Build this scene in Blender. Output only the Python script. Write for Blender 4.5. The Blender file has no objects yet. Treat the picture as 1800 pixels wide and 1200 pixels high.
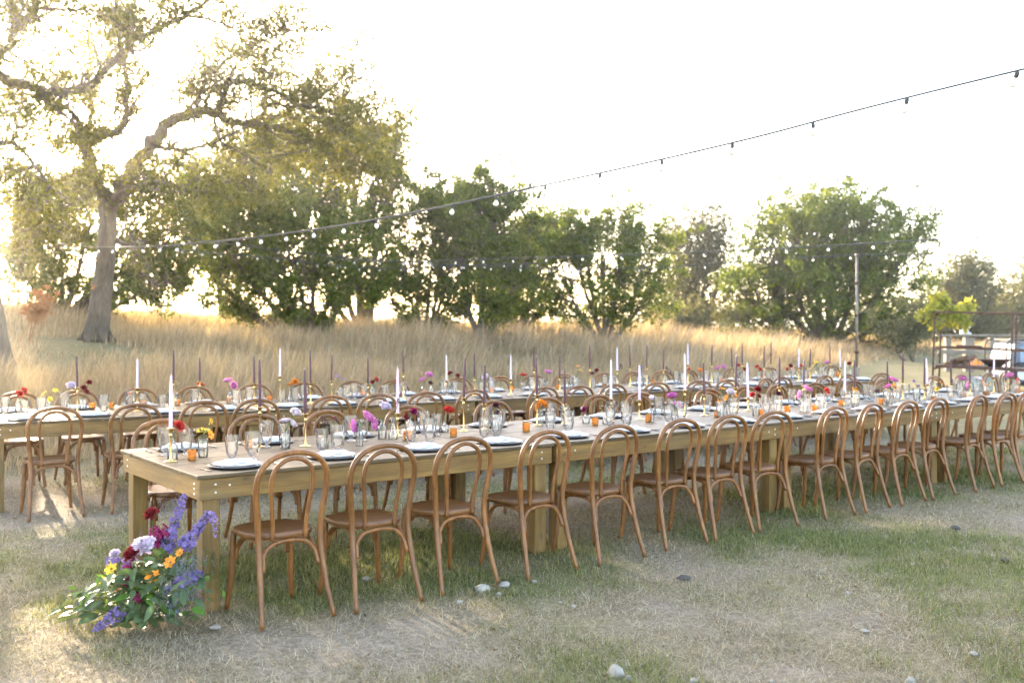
import bpy, math, random
import numpy as np
from mathutils import Vector, Matrix, noise

random.seed(7)
rng = np.random.default_rng(11)
R = math.radians
C = bpy.context.scene.collection
scene = bpy.context.scene

# ---------------------------------------------------------------- camera, sky, sun, exposure
F_PX, HORIZON, EYE = 1750.0, 572.0, 1.565          # focal length and horizon in photograph pixels, eye height in metres
cam_d = bpy.data.cameras.new('camera')
cam_d.sensor_width = 36.0
cam_d.lens = 35.0
cam_d.shift_y = -(600.0 - HORIZON) / 1800.0
cam_d.clip_start = 0.05
cam_d.clip_end = 5000.0
cam_d.dof.use_dof = True
cam_d.dof.focus_distance = 6.2
cam_d.dof.aperture_fstop = 2.4
cam = bpy.data.objects.new('camera', cam_d)
C.objects.link(cam)
cam.location = (0, 0, EYE)
cam.rotation_euler = (R(90), 0, 0)
scene.camera = cam

SUN_AZ, SUN_EL = R(-29.5), R(13.5)                  # azimuth from straight ahead (+Y), positive to the side of +X
world = bpy.data.worlds.new('World')
scene.world = world
world.use_nodes = True
wn = world.node_tree.nodes
wl = world.node_tree.links
sky = wn.new('ShaderNodeTexSky')
sky.sky_type = 'NISHITA'
sky.sun_disc = False
sky.sun_elevation = SUN_EL
sky.sun_rotation = SUN_AZ
sky.air_density = 0.7
sky.dust_density = 1.2
sky.ozone_density = 0.1
wn['Background'].inputs['Strength'].default_value = 0.15
tint = wn.new('ShaderNodeMix')                      # warm evening white balance of the whole sky
tint.data_type = 'RGBA'
tint.blend_type = 'MULTIPLY'
tint.inputs[0].default_value = 1.0
tint.inputs[7].default_value = (1.09, 0.985, 0.885, 1)
wl.new(sky.outputs['Color'], tint.inputs[6])
wl.new(tint.outputs[2], wn['Background'].inputs['Color'])

sun_d = bpy.data.lights.new('sun', 'SUN')
sun_d.energy = 2.6
sun_d.angle = R(0.53)
sun_d.color = (1.0, 0.84, 0.64)
sun = bpy.data.objects.new('sun', sun_d)
C.objects.link(sun)
sun_dir = Vector((math.sin(SUN_AZ) * math.cos(SUN_EL), math.cos(SUN_AZ) * math.cos(SUN_EL), math.sin(SUN_EL)))
sun.rotation_euler = sun_dir.to_track_quat('Z', 'Y').to_euler()
sun.location = sun_dir * 60

scene.view_settings.view_transform = 'Standard'
scene.view_settings.look = 'None'
scene.view_settings.gamma = 1.0
scene.view_settings.use_curve_mapping = False
scene.view_settings.exposure = 3.42
cy = scene.cycles
cy.max_bounces = 8
cy.diffuse_bounces = 2
cy.use_adaptive_sampling = True
cy.adaptive_threshold = 0.02
cy.adaptive_min_samples = 16
cy.glossy_bounces = 3
cy.transmission_bounces = 6
cy.transparent_max_bounces = 24
cy.caustics_reflective = False
cy.caustics_refractive = False
cy.sample_clamp_indirect = 6.0
cy.use_denoising = True

# ---------------------------------------------------------------- helpers
def P(px, py, z):
    """the world point seen at a photograph pixel at depth z"""
    return Vector(((px - 900.0) / F_PX * z, z, EYE - (py - HORIZON) / F_PX * z))

def to_px(v):
    return 900.0 + F_PX * v[0] / v[1]

def on_plane(px, py, h):
    """the world point seen at a photograph pixel on a level plane of height h"""
    return P(px, py, (EYE - h) * F_PX / (py - HORIZON))

def smooth(a, b, x):
    t = min(1.0, max(0.0, (x - a) / (b - a)))
    return t * t * (3 - 2 * t)

def catmull(pts, n=5):
    pts = [Vector(p) for p in pts]
    q = [pts[0] * 2 - pts[1]] + pts + [pts[-1] * 2 - pts[-2]]
    out = []
    for i in range(1, len(q) - 2):
        p0, p1, p2, p3 = q[i - 1:i + 3]
        for k in range(n):
            t = k / n
            out.append(0.5 * ((2 * p1) + (p2 - p0) * t + (2 * p0 - 5 * p1 + 4 * p2 - p3) * t * t + (3 * p1 - p0 - 3 * p2 + p3) * t ** 3))
    out.append(pts[-1].copy())
    return out

class MB:
    """collects shapes into one mesh"""
    def __init__(s):
        s.v, s.f, s.m = [], [], []
    def add(s, verts, faces, mi=0):
        b = len(s.v)
        s.v += [tuple(p) for p in verts]
        s.f += [tuple(i + b for i in f) for f in faces]
        s.m += [mi] * len(faces)
    def box(s, c, d, mi=0, rot=None, bev=0.0):
        x, y, z = d[0] / 2, d[1] / 2, d[2] / 2
        if bev <= 0:
            vs = [Vector((i * x, j * y, k * z)) for k in (-1, 1) for j in (-1, 1) for i in (-1, 1)]
            fs = [(0, 2, 3, 1), (4, 5, 7, 6), (0, 1, 5, 4), (2, 6, 7, 3), (0, 4, 6, 2), (1, 3, 7, 5)]
        else:
            b = min(bev, x * .8, y * .8, z * .8)
            vs, fs = [], []
            for k, zz, ins in ((0, -z, b), (1, -z + b, 0), (2, z - b, 0), (3, z, b)):
                xx, yy = x - ins, y - ins
                c2 = b * (1 if ins == 0 else .45)
                vs += [Vector(p) for p in ((-xx + c2, -yy, zz), (xx - c2, -yy, zz), (xx, -yy + c2, zz), (xx, yy - c2, zz), (xx - c2, yy, zz), (-xx + c2, yy, zz), (-xx, yy - c2, zz), (-xx, -yy + c2, zz))]
            for k in range(3):
                for i in range(8):
                    fs.append((k * 8 + i, k * 8 + (i + 1) % 8, k * 8 + 8 + (i + 1) % 8, k * 8 + 8 + i))
            fs.append(tuple(range(7, -1, -1)))
            fs.append(tuple(range(24, 32)))
        if rot is not None:
            vs = [rot @ v for v in vs]
        s.add([v + Vector(c) for v in vs], fs, mi)
    def tube(s, path, rad, n=6, mi=0, cap=True, squash=None):
        path = [Vector(p) for p in path]
        k = len(path)
        if not hasattr(rad, '__len__'):
            rad = [rad] * k
        elif len(rad) != k:
            rad = list(np.interp(np.linspace(0, 1, k), np.linspace(0, 1, len(rad)), rad))
        vs = []
        t0 = (path[1] - path[0]).normalized()
        ref = Vector((0, 0, 1)) if abs(t0.z) < .9 else Vector((1, 0, 0))
        nrm = t0.cross(ref).normalized()
        for i, p in enumerate(path):
            t = (path[min(i + 1, k - 1)] - path[max(i - 1, 0)]).normalized()
            nrm = (nrm - t * nrm.dot(t))
            if nrm.length < 1e-6:
                nrm = t.orthogonal()
            nrm.normalize()
            bi = t.cross(nrm)
            for j in range(n):
                a = 2 * math.pi * j / n
                vs.append(p + (nrm * math.cos(a) + bi * math.sin(a)) * rad[i])
        fs = [(i * n + j, i * n + (j + 1) % n, (i + 1) * n + (j + 1) % n, (i + 1) * n + j) for i in range(k - 1) for j in range(n)]
        if cap:
            fs.append(tuple(range(n - 1, -1, -1)))
            fs.append(tuple(range((k - 1) * n, k * n)))
        s.add(vs, fs, mi)
    def lathe(s, prof, n=16, mi=0, c=(0, 0, 0), mod=None):
        vs = []
        for i, (r, z) in enumerate(prof):
            for j in range(n):
                a = 2 * math.pi * j / n
                rr = r * (mod(i, j) if mod else 1)
                vs.append((c[0] + rr * math.cos(a), c[1] + rr * math.sin(a), c[2] + z))
        k = len(prof)
        fs = [(i * n + j, i * n + (j + 1) % n, (i + 1) * n + (j + 1) % n, (i + 1) * n + j) for i in range(k - 1) for j in range(n)]
        s.add(vs, fs, mi)
    def ball(s, c, r, n=8, m=5, mi=0, sc=(1, 1, 1)):
        vs = [(c[0], c[1], c[2] - r * sc[2])]
        for i in range(1, m):
            t = math.pi * i / m
            for j in range(n):
                a = 2 * math.pi * j / n
                vs.append((c[0] + r * sc[0] * math.sin(t) * math.cos(a), c[1] + r * sc[1] * math.sin(t) * math.sin(a), c[2] - r * sc[2] * math.cos(t)))
        vs.append((c[0], c[1], c[2] + r * sc[2]))
        fs = [(0, 1 + (j + 1) % n, 1 + j) for j in range(n)]
        for i in range(m - 2):
            b = 1 + i * n
            fs += [(b + j, b + (j + 1) % n, b + n + (j + 1) % n, b + n + j) for j in range(n)]
        b = 1 + (m - 2) * n
        fs += [(b + j, b + (j + 1) % n, len(vs) - 1) for j in range(n)]
        s.add(vs, fs, mi)
    def xform(s, M):
        s.v = [tuple(M @ Vector(p)) for p in s.v]
        return s
    def join(s, o, M=None, mi=None):
        vs = o.v if M is None else [M @ Vector(p) for p in o.v]
        b = len(s.v)
        s.v += [tuple(p) for p in vs]
        s.f += [tuple(i + b for i in f) for f in o.f]
        s.m += o.m if mi is None else [mi] * len(o.f)
    def mesh(s, name, mats, smooth_=False):
        me = bpy.data.meshes.new(name)
        me.from_pydata(s.v, [], s.f)
        for m in (mats if isinstance(mats, (list, tuple)) else [mats]):
            me.materials.append(m)
        if any(s.m):
            me.polygons.foreach_set('material_index', s.m)
        if smooth_:
            me.polygons.foreach_set('use_smooth', [True] * len(me.polygons))
        me.update()
        return me

def obj(name, me, parent=None, loc=None, rot=None, scale=None):
    o = bpy.data.objects.new(name, me)
    C.objects.link(o)
    if parent is not None:
        o.parent = parent
    if loc is not None:
        o.location = loc
    if rot is not None:
        o.rotation_euler = rot
    if scale is not None:
        o.scale = scale if hasattr(scale, '__len__') else (scale,) * 3
    return o

def empty(name, loc=(0, 0, 0), rz=0.0):
    o = obj(name, None, None, loc, (0, 0, rz))
    o.empty_display_size = .1
    return o

def tag(o, label, cat, group=None):
    o['label'] = label
    o['category'] = cat
    if group:
        o['group'] = group
    return o

REG = []
def reg(o, desc, cat, group=None, px=0.0):
    """labels of look-alikes are settled at the end, by their order from the left"""
    o['category'] = cat
    if group:
        o['group'] = group
    REG.append((desc, px, o))
    return o

UNITS = 'zeroth first second third fourth fifth sixth seventh eighth ninth tenth eleventh twelfth thirteenth fourteenth fifteenth sixteenth seventeenth eighteenth nineteenth'.split()
TENS = {2: ('twentieth', 'twenty'), 3: ('thirtieth', 'thirty'), 4: ('fortieth', 'forty'), 5: ('fiftieth', 'fifty'), 6: ('sixtieth', 'sixty'), 7: ('seventieth', 'seventy')}
def ordinal(n):
    if n < 20:
        return UNITS[n]
    t, u = divmod(n, 10)
    return TENS[t][0] if u == 0 else TENS[t][1] + '-' + UNITS[u]

def settle_labels():
    by = {}
    for d, px, o in REG:
        by.setdefault(d, []).append((px, o))
    for d, L in by.items():
        if len(L) == 1:
            L[0][1]['label'] = d
        else:
            for i, (px, o) in enumerate(sorted(L, key=lambda t: t[0])):
                o['label'] = d + ', ' + ordinal(i + 1) + ' from the left'

def big_mesh(name, verts, faces, mat, smooth_=False):
    """a mesh from numpy arrays; faces all have the same number of corners"""
    me = bpy.data.meshes.new(name)
    n, k = faces.shape
    me.vertices.add(len(verts))
    me.vertices.foreach_set('co', np.ascontiguousarray(verts, dtype=np.float32).ravel())
    me.loops.add(n * k)
    me.loops.foreach_set('vertex_index', np.ascontiguousarray(faces, dtype=np.int32).ravel())
    me.polygons.add(n)
    me.polygons.foreach_set('loop_start', np.arange(0, n * k, k, dtype=np.int32))
    me.polygons.foreach_set('loop_total', np.full(n, k, dtype=np.int32))
    if smooth_:
        me.polygons.foreach_set('use_smooth', np.ones(n, dtype=bool))
    me.materials.append(mat)
    me.update(calc_edges=True)
    me.validate()
    return me

# ---------------------------------------------------------------- materials
def new_mat(name):
    m = bpy.data.materials.new(name)
    m.use_nodes = True
    nt = m.node_tree
    return m, nt.nodes, nt.links, nt.nodes['Principled BSDF']

def ramp(N, L, src, stops):
    r = N.new('ShaderNodeValToRGB')
    e = r.color_ramp.elements
    while len(e) < len(stops):
        e.new(.5)
    for k, (p, c) in enumerate(stops):
        e[k].position = p
        e[k].color = (*c, 1) if len(c) == 3 else c
    L.new(src, r.inputs['Fac'])
    return r.outputs['Color']

def noise_node(N, L, scale, detail=4, rough=.55, coord=None, stretch=None, obj_space=True):
    n = N.new('ShaderNodeTexNoise')
    n.inputs['Scale'].default_value = scale
    n.inputs['Detail'].default_value = detail
    n.inputs['Roughness'].default_value = rough
    if coord is None:
        tc = N.new('ShaderNodeTexCoord')
        coord = tc.outputs['Object'] if obj_space else N.new('ShaderNodeNewGeometry').outputs['Position']
    if stretch:
        mp = N.new('ShaderNodeMapping')
        mp.inputs['Scale'].default_value = stretch
        L.new(coord, mp.inputs['Vector'])
        coord = mp.outputs['Vector']
    L.new(coord, n.inputs['Vector'])
    return n.outputs['Fac']

def bump(N, L, B, height, strength=.3, dist=.01):
    b = N.new('ShaderNodeBump')
    b.inputs['Strength'].default_value = strength
    b.inputs['Distance'].default_value = dist
    L.new(height, b.inputs['Height'])
    L.new(b.outputs['Normal'], B.inputs['Normal'])

def mix_col(N, L, fac, a, b, mode='MIX'):
    m = N.new('ShaderNodeMix')
    m.data_type = 'RGBA'
    m.blend_type = mode
    for sock, v in ((m.inputs[0], fac), (m.inputs[6], a), (m.inputs[7], b)):
        if isinstance(v, (int, float)):
            sock.default_value = v
        elif isinstance(v, tuple):
            sock.default_value = (*v, 1)
        else:
            L.new(v, sock)
    return m.outputs[2]

def plain(name, col, rough=.5, metal=0.0, var=.12, scale=30, spec=.5):
    m, N, L, B = new_mat(name)
    f = noise_node(N, L, scale)
    lo = tuple(c * (1 - var) for c in col)
    hi = tuple(min(1, c * (1 + var)) for c in col)
    L.new(ramp(N, L, f, [(.3, lo), (.7, hi)]), B.inputs['Base Color'])
    B.inputs['Roughness'].default_value = rough
    B.inputs['Metallic'].default_value = metal
    B.inputs['Specular IOR Level'].default_value = spec
    return m

def wood(name, dark, mid, light, rough=.45, stretch=(1.2, 14, 14), scale=3.0, coord_rand=True, bumpy=.25, knots=False):
    m, N, L, B = new_mat(name)
    tc = N.new('ShaderNodeTexCoord')
    info = N.new('ShaderNodeObjectInfo')
    add = N.new('ShaderNodeVectorMath')
    add.operation = 'ADD'
    sc = N.new('ShaderNodeVectorMath')
    sc.operation = 'SCALE'
    sc.inputs['Scale'].default_value = 37.0
    L.new(info.outputs['Random'], sc.inputs[0])
    L.new(tc.outputs['Object'], add.inputs[0])
    L.new(sc.outputs['Vector'], add.inputs[1])
    f = noise_node(N, L, scale, 6, .6, add.outputs['Vector'], stretch)
    g = noise_node(N, L, scale * 5, 3, .6, add.outputs['Vector'], stretch)
    h = noise_node(N, L, 1.4, 3, .5, add.outputs['Vector'])
    c1 = ramp(N, L, f, [(.28, dark), (.5, mid), (.72, light)])
    c2 = mix_col(N, L, .35, c1, ramp(N, L, g, [(.3, dark), (.7, light)]))
    c3 = mix_col(N, L, 1.0, c2, ramp(N, L, h, [(.3, (.78, .78, .78)), (.7, (1.12, 1.08, 1.04))]), 'MULTIPLY')
    c4 = mix_col(N, L, 1.0, c3, ramp(N, L, info.outputs['Random'], [(0, (.86, .86, .86)), (1, (1.1, 1.1, 1.1))]), 'MULTIPLY')
    if knots:                       # knots, and grey weathering worn into the boards
        v = N.new('ShaderNodeTexVoronoi')
        v.inputs['Scale'].default_value = 1.0
        mp = N.new('ShaderNodeMapping')
        mp.inputs['Scale'].default_value = tuple(3.2 if s < 2 else 7.5 for s in stretch)
        L.new(add.outputs['Vector'], mp.inputs['Vector'])
        L.new(mp.outputs['Vector'], v.inputs['Vector'])
        c4 = mix_col(N, L, ramp(N, L, v.outputs['Distance'], [(.06, (.75, .75, .75)), (.13, (0, 0, 0))]), c4, tuple(c * .55 for c in dark))
        wv = noise_node(N, L, 2.3, 5, .7, add.outputs['Vector'], tuple(.5 + s * .12 for s in stretch))
        c4 = mix_col(N, L, ramp(N, L, wv, [(.5, (0, 0, 0)), (.75, (.45, .45, .45))]), c4, (.17, .135, .075))
    L.new(c4, B.inputs['Base Color'])
    r = N.new('ShaderNodeMapRange')
    r.inputs['To Min'].default_value = rough - .1
    r.inputs['To Max'].default_value = rough + .15
    L.new(g, r.inputs['Value'])
    L.new(r.outputs['Result'], B.inputs['Roughness'])
    bump(N, L, B, g, bumpy, .004)
    return m

def leafy(name, cols, trans=.45, scale=.5, rough=.5, island=.6):
    """thin leaves or petals: diffuse plus light coming through, colour varied by place and by leaf"""
    m, N, L, B = new_mat(name)
    geo = N.new('ShaderNodeNewGeometry')
    f = noise_node(N, L, scale, 3, .6, geo.outputs['Position'])
    mx = N.new('ShaderNodeMix')
    mx.inputs[0].default_value = island
    L.new(f, mx.inputs[2])
    L.new(geo.outputs['Random Per Island'], mx.inputs[3])
    k = len(cols)
    c = ramp(N, L, mx.outputs[0], [(.12 + .76 * i / max(1, k - 1), col) for i, col in enumerate(cols)])
    L.new(c, B.inputs['Base Color'])
    B.inputs['Roughness'].default_value = rough
    B.inputs['Specular IOR Level'].default_value = .15
    t = N.new('ShaderNodeBsdfTranslucent')
    warm = mix_col(N, L, 1.0, c, (1.25, 1.15, .6), 'MULTIPLY')
    L.new(warm, t.inputs['Color'])
    ms = N.new('ShaderNodeMixShader')
    ms.inputs[0].default_value = trans
    L.new(B.outputs[0], ms.inputs[1])
    L.new(t.outputs[0], ms.inputs[2])
    L.new(ms.outputs[0], N['Material Output'].inputs['Surface'])
    return m

def petal(name, col, trans=.3):
    a = tuple(c * .72 for c in col)
    b = tuple(min(1, c * 1.2 + .02) for c in col)
    m = leafy(name, [a, col, b], trans, 40, .6, .75)
    for n in m.node_tree.nodes:
        if n.type == 'MIX' and n.data_type == 'RGBA':
            n.inputs[7].default_value = (1.1, 1.0, .95, 1)
    return m

def glass(name, tint, gloss_rough=.03, body=0.0, body_col=(1, 1, 1), ior=1.5):
    """thin glassware: see-through with mirror-like glints stronger at grazing angles"""
    m, N, L, B = new_mat(name)
    N.remove(B)
    tr = N.new('ShaderNodeBsdfTransparent')
    tr.inputs['Color'].default_value = (*tint, 1)
    gl = N.new('ShaderNodeBsdfGlossy')
    gl.inputs['Roughness'].default_value = gloss_rough
    fr = N.new('ShaderNodeFresnel')
    fr.inputs['IOR'].default_value = ior
    ms = N.new('ShaderNodeMixShader')
    L.new(fr.outputs[0], ms.inputs[0])
    L.new(tr.outputs[0], ms.inputs[1])
    L.new(gl.outputs[0], ms.inputs[2])
    out = ms.outputs[0]
    if body > 0:
        tl = N.new('ShaderNodeBsdfTranslucent')
        tl.inputs['Color'].default_value = (*body_col, 1)
        df = N.new('ShaderNodeBsdfDiffuse')
        df.inputs['Color'].default_value = (*body_col, 1)
        m0 = N.new('ShaderNodeMixShader')
        m0.inputs[0].default_value = .5
        L.new(tl.outputs[0], m0.inputs[1])
        L.new(df.outputs[0], m0.inputs[2])
        m2 = N.new('ShaderNodeMixShader')
        m2.inputs[0].default_value = body
        L.new(out, m2.inputs[1])
        L.new(m0.outputs[0], m2.inputs[2])
        out = m2.outputs[0]
    L.new(out, N['Material Output'].inputs['Surface'])
    return m

M = {}
M['chair'] = wood('bentwood_oak', (.075, .024, .0045), (.180, .068, .014), (.31, .135, .033), .40, (9, 9, 1.6), 3.0, bumpy=.12)
M['seat'] = wood('bentwood_seat', (.064, .022, .005), (.145, .056, .014), (.24, .103, .028), .36, (1.6, 14, 9), 3.0, bumpy=.12)
M['table'] = wood('treated_pine', (.085, .041, .007), (.18, .097, .018), (.32, .188, .044), .5, (.8, 13, 13), 2.2, knots=True)
M['tabletop'] = wood('weathered_tabletop', (.050, .033, .016), (.100, .070, .036), (.17, .128, .072), .46, (.9, 12, 12), 2.2, bumpy=.2)
M['tabletop'].node_tree.nodes['Principled BSDF'].inputs['Specular IOR Level'].default_value = .28
M['leg_wood'] = wood('treated_pine_upright', (.088, .045, .008), (.175, .098, .019), (.29, .175, .044), .55, (13, 13, .8), 2.2, knots=True)
M['bolt'] = plain('zinc_bolt', (.75, .74, .70), .3, 1.0)
M['brass'] = plain('brushed_brass', (.80, .53, .19), .24, 1.0)
M['plum'] = plain('plum_wax', (.078, .026, .040), .42, spec=.4)
M['lilac'] = plain('lilac_wax', (.64, .53, .66), .42, var=.05)
M['pinkwax'] = plain('blush_wax', (.70, .48, .58), .42, var=.05)
M['wick'] = plain('wick', (.55, .50, .42), .8)
M['charger'] = plain('slate_glaze', (.055, .062, .085), .28)
M['plate'] = plain('pale_glaze', (.66, .64, .62), .18, var=.04)
M['steel'] = plain('dark_flatware', (.16, .145, .13), .28, 1.0)
M['crystal'] = glass('cut_crystal', (.995, .99, .985), .05, .03, (.95, .91, .88), 1.38)
M['bottle'] = glass('clear_bottle_glass', (.995, .995, .99), .05, .05, (.97, .96, .92), 1.34)
M['amber'] = glass('amber_glass', (1.0, .74, .36), .08, .22, (.95, .52, .14), 1.45)
M['tealight'] = plain('tealight_wax', (.85, .75, .6), .5)
M['stem'] = leafy('green_stem', [(.06, .11, .03), (.11, .18, .05)], .2, 20)

def napkin_mat():
    m, N, L, B = new_mat('washed_linen')
    tc = N.new('ShaderNodeTexCoord')
    w = N.new('ShaderNodeTexWave')
    w.wave_type = 'BANDS'
    w.bands_direction = 'Y'
    w.inputs['Scale'].default_value = 26
    w.inputs['Distortion'].default_value = 1.2
    L.new(tc.outputs['Object'], w.inputs['Vector'])
    n = noise_node(N, L, 14, 3)
    n2 = noise_node(N, L, 7, 2)
    c = ramp(N, L, w.outputs['Fac'], [(.80, (.74, .72, .70)), (.93, (.34, .36, .44))])
    c2 = mix_col(N, L, ramp(N, L, n2, [(.52, (0, 0, 0)), (.6, (1, 1, 1))]), (.76, .74, .72), c)
    L.new(c2, B.inputs['Base Color'])
    B.inputs['Roughness'].default_value = .85
    bump(N, L, B, n, .3, .004)
    return m
M['napkin'] = napkin_mat()

PETALS = {
    'pink': (.70, .26, .52), 'magenta': (.62, .17, .46), 'lilac': (.70, .60, .72), 'blush': (.80, .70, .74), 'red': (.58, .045, .035), 'coral': (.72, .13, .07),
    'burgundy': (.22, .018, .022), 'orange': (.85, .30, .03), 'yellow': (.86, .55, .05), 'purple': (.30, .21, .46), 'darkplum': (.075, .018, .05), 'violet': (.20, .15, .36), 'wine': (.26, .02, .10), 'white': (.82, .80, .76),
}
for k, c in PETALS.items():
    M['petal_' + k] = petal(k + '_petals', c)
M['seed'] = plain('flower_centre', (.20, .12, .03), .9)

M['oak_leaf'] = leafy('oak_leaves', [(.045, .050, .011), (.090, .095, .020), (.145, .145, .030), (.22, .195, .042)], .5, .35, .5, .5)
M['juniper_leaf'] = leafy('juniper_sprays', [(.026, .048, .009), (.060, .096, .015), (.122, .158, .022), (.235, .238, .030)], .45, .4, .55, .5)
M['pale_leaf'] = leafy('dusty_oak_leaves', [(.075, .078, .045), (.115, .118, .065), (.17, .165, .09)], .35, .4, .55, .5)
M['lime_leaf'] = leafy('lime_vine_leaves', [(.20, .21, .035), (.31, .32, .055), (.43, .43, .09)], .45, 2.0, .5, .6)
M['rust_leaf'] = leafy('rust_dry_leaves', [(.22, .09, .035), (.34, .15, .06), (.42, .22, .10)], .4, 1.0, .6, .6)
def bark(name, a, b, c):
    m, N, L, B = new_mat(name)
    f = noise_node(N, L, 7, 6, .65, None, (1, 1, .35), obj_space=False)
    g = noise_node(N, L, 26, 4, .6, None, (1, 1, .25), obj_space=False)
    L.new(mix_col(N, L, .45, ramp(N, L, f, [(.3, a), (.52, b), (.72, c)]), ramp(N, L, g, [(.3, a), (.7, c)])), B.inputs['Base Color'])
    B.inputs['Roughness'].default_value = .9
    bump(N, L, B, g, .8, .03)
    return m
M['oak_bark'] = bark('oak_bark', (.042, .032, .023), (.095, .074, .056), (.17, .140, .11))
M['juniper_bark'] = bark('juniper_bark', (.045, .032, .024), (.10, .072, .054), (.19, .145, .11))
M['rust'] = plain('rusted_steel', (.105, .052, .033), .8, .25, .4, 14)
M['pole'] = plain('galvanised_pole', (.16, .14, .12), .45, .6, .2, 20)
M['socket'] = plain('black_socket', (.035, .035, .032), .5)
M['cord'] = plain('black_cord', (.05, .05, .048), .6)
M['rock'] = plain('limestone', (.32, .29, .245), .9, 0, .3, 9)
M['clod'] = plain('dark_clod', (.07, .06, .05), .95, 0, .3, 20)

# ---------------------------------------------------------------- layout of the two table rows
T_H = 0.75
class Row:
    def __init__(s, a, ang, tl, w, n):
        s.a = Vector((a[0], a[1], 0))
        s.ang = ang
        s.u = Vector((math.cos(ang), math.sin(ang), 0))
        s.n = Vector((-math.sin(ang), math.cos(ang), 0))
        s.tl, s.w, s.count = tl, w, n
    def at(s, u, v, z=0.0):
        return s.a + s.u * u + s.n * v + Vector((0, 0, z))
    def uv(s, p):
        d = Vector((p[0], p[1], 0)) - s.a
        return d.dot(s.u), d.dot(s.n)
    def u_for(s, px, v):
        """distance along the row at which the line v metres across it is seen at photograph column px"""
        k = (px - 900.0) / F_PX
        b = s.a + s.n * v
        return (k * b.y - b.x) / (s.u.x - k * s.u.y)

ROW1 = Row((-1.70, 5.385), R(37.2), 2.52, 1.45, 4)
ROW2 = Row((-4.37, 8.27), R(33.4), 2.395, 1.36, 5)

# ---------------------------------------------------------------- ground
def terrain(x, y):
    x = np.asarray(x, dtype=float)
    y = np.asarray(y, dtype=float)
    d = (x - ROW2.a.x) * ROW2.n.x + (y - ROW2.a.y) * ROW2.n.y
    k = np.where(y > 1, x / np.maximum(y, 1.0), 0)
    amp = np.interp(k, [-1.2, -.55, -.42, -.30, -.20, .05, .25, .40, .6], [1.7, 1.75, 1.66, 1.42, 1.24, 1.15, .95, .60, .3])
    t = np.clip((d - 2.2) / 18.0, 0, 1)
    h = amp * t * t * (3 - 2 * t)
    far = np.clip((d - 30) / 120.0, 0, 1)
    h = h - 1.6 * far * far * (3 - 2 * far)
    und = .10 * np.sin(x * .55 + 1.3) * np.sin(y * .43 + .4) + .05 * np.sin(x * 1.3 + y * .9)
    return h + und * np.clip((d - 4) / 6, 0, 1)

def gz(x, y):
    return float(terrain(x, y))

def nz(x, y, s, o=0.0):
    return noise.noise(Vector((x * s + o, y * s - o, o * .7)))

def lushness(x, y):
    """how green and thick the lawn grows: low is worn soil, middle is straw, high is green"""
    g = .40 + .42 * nz(x, y, .55, 3.1) + .30 * nz(x, y, 1.5, 8.2) + .15 * nz(x, y, 4.5, 1.7)
    u, v = ROW1.uv((x, y))
    if u > -.6:
        g += .22 * math.exp(-((v - .35) / .75) ** 2)
        g += -.20 * math.exp(-((v + 1.15) / .5) ** 2) * smooth(-1.0, 1.5, u) * (1 - smooth(3.5, 5.5, u))
    g += .22 * smooth(.8, 2.8, x) * (1 - smooth(6.0, 9, y))
    g -= .10 * smooth(-.2, -1.2, x) * smooth(5.2, 4.3, y)
    u2, v2 = ROW2.uv((x, y))
    g -= .22 * math.exp(-((v2 - .2) / 1.3) ** 2)
    return g

def axis(parts):
    out = []
    for a, b, st in parts:
        out += list(np.arange(a, b, st))
    return np.array(out + [parts[-1][1]])
xs = axis([(-1500, -300, 150), (-300, -60, 30), (-60, -16, 2), (-16, -9, .5), (-9, 11, .11), (11, 18, .5), (18, 60, 2), (60, 300, 30), (300, 1500, 150)])
ys = axis([(-300, -40, 40), (-40, 0, 5), (0, 3.4, .5), (3.4, 13, .11), (13, 20, .5), (20, 60, 1.2), (60, 200, 10), (200, 600, 50), (600, 3000, 200)])
XX, YY = np.meshgrid(xs, ys)
ZZ = terrain(XX, YY)
near = (np.abs(XX) < 12) & (YY > 3) & (YY < 14)
lush = np.full(XX.shape, .5)
for j, i in zip(*np.nonzero(near)):
    x, y = XX[j, i], YY[j, i]
    lush[j, i] = lushness(x, y)
    ZZ[j, i] += .010 * nz(x, y, 2.2) + .006 * nz(x, y, 6.0, 4) - .012
nx, ny = len(xs), len(ys)
idx = np.arange(nx * ny).reshape(ny, nx)
gf = np.stack([idx[:-1, :-1], idx[:-1, 1:], idx[1:, 1:], idx[1:, :-1]], -1).reshape(-1, 4)

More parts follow.
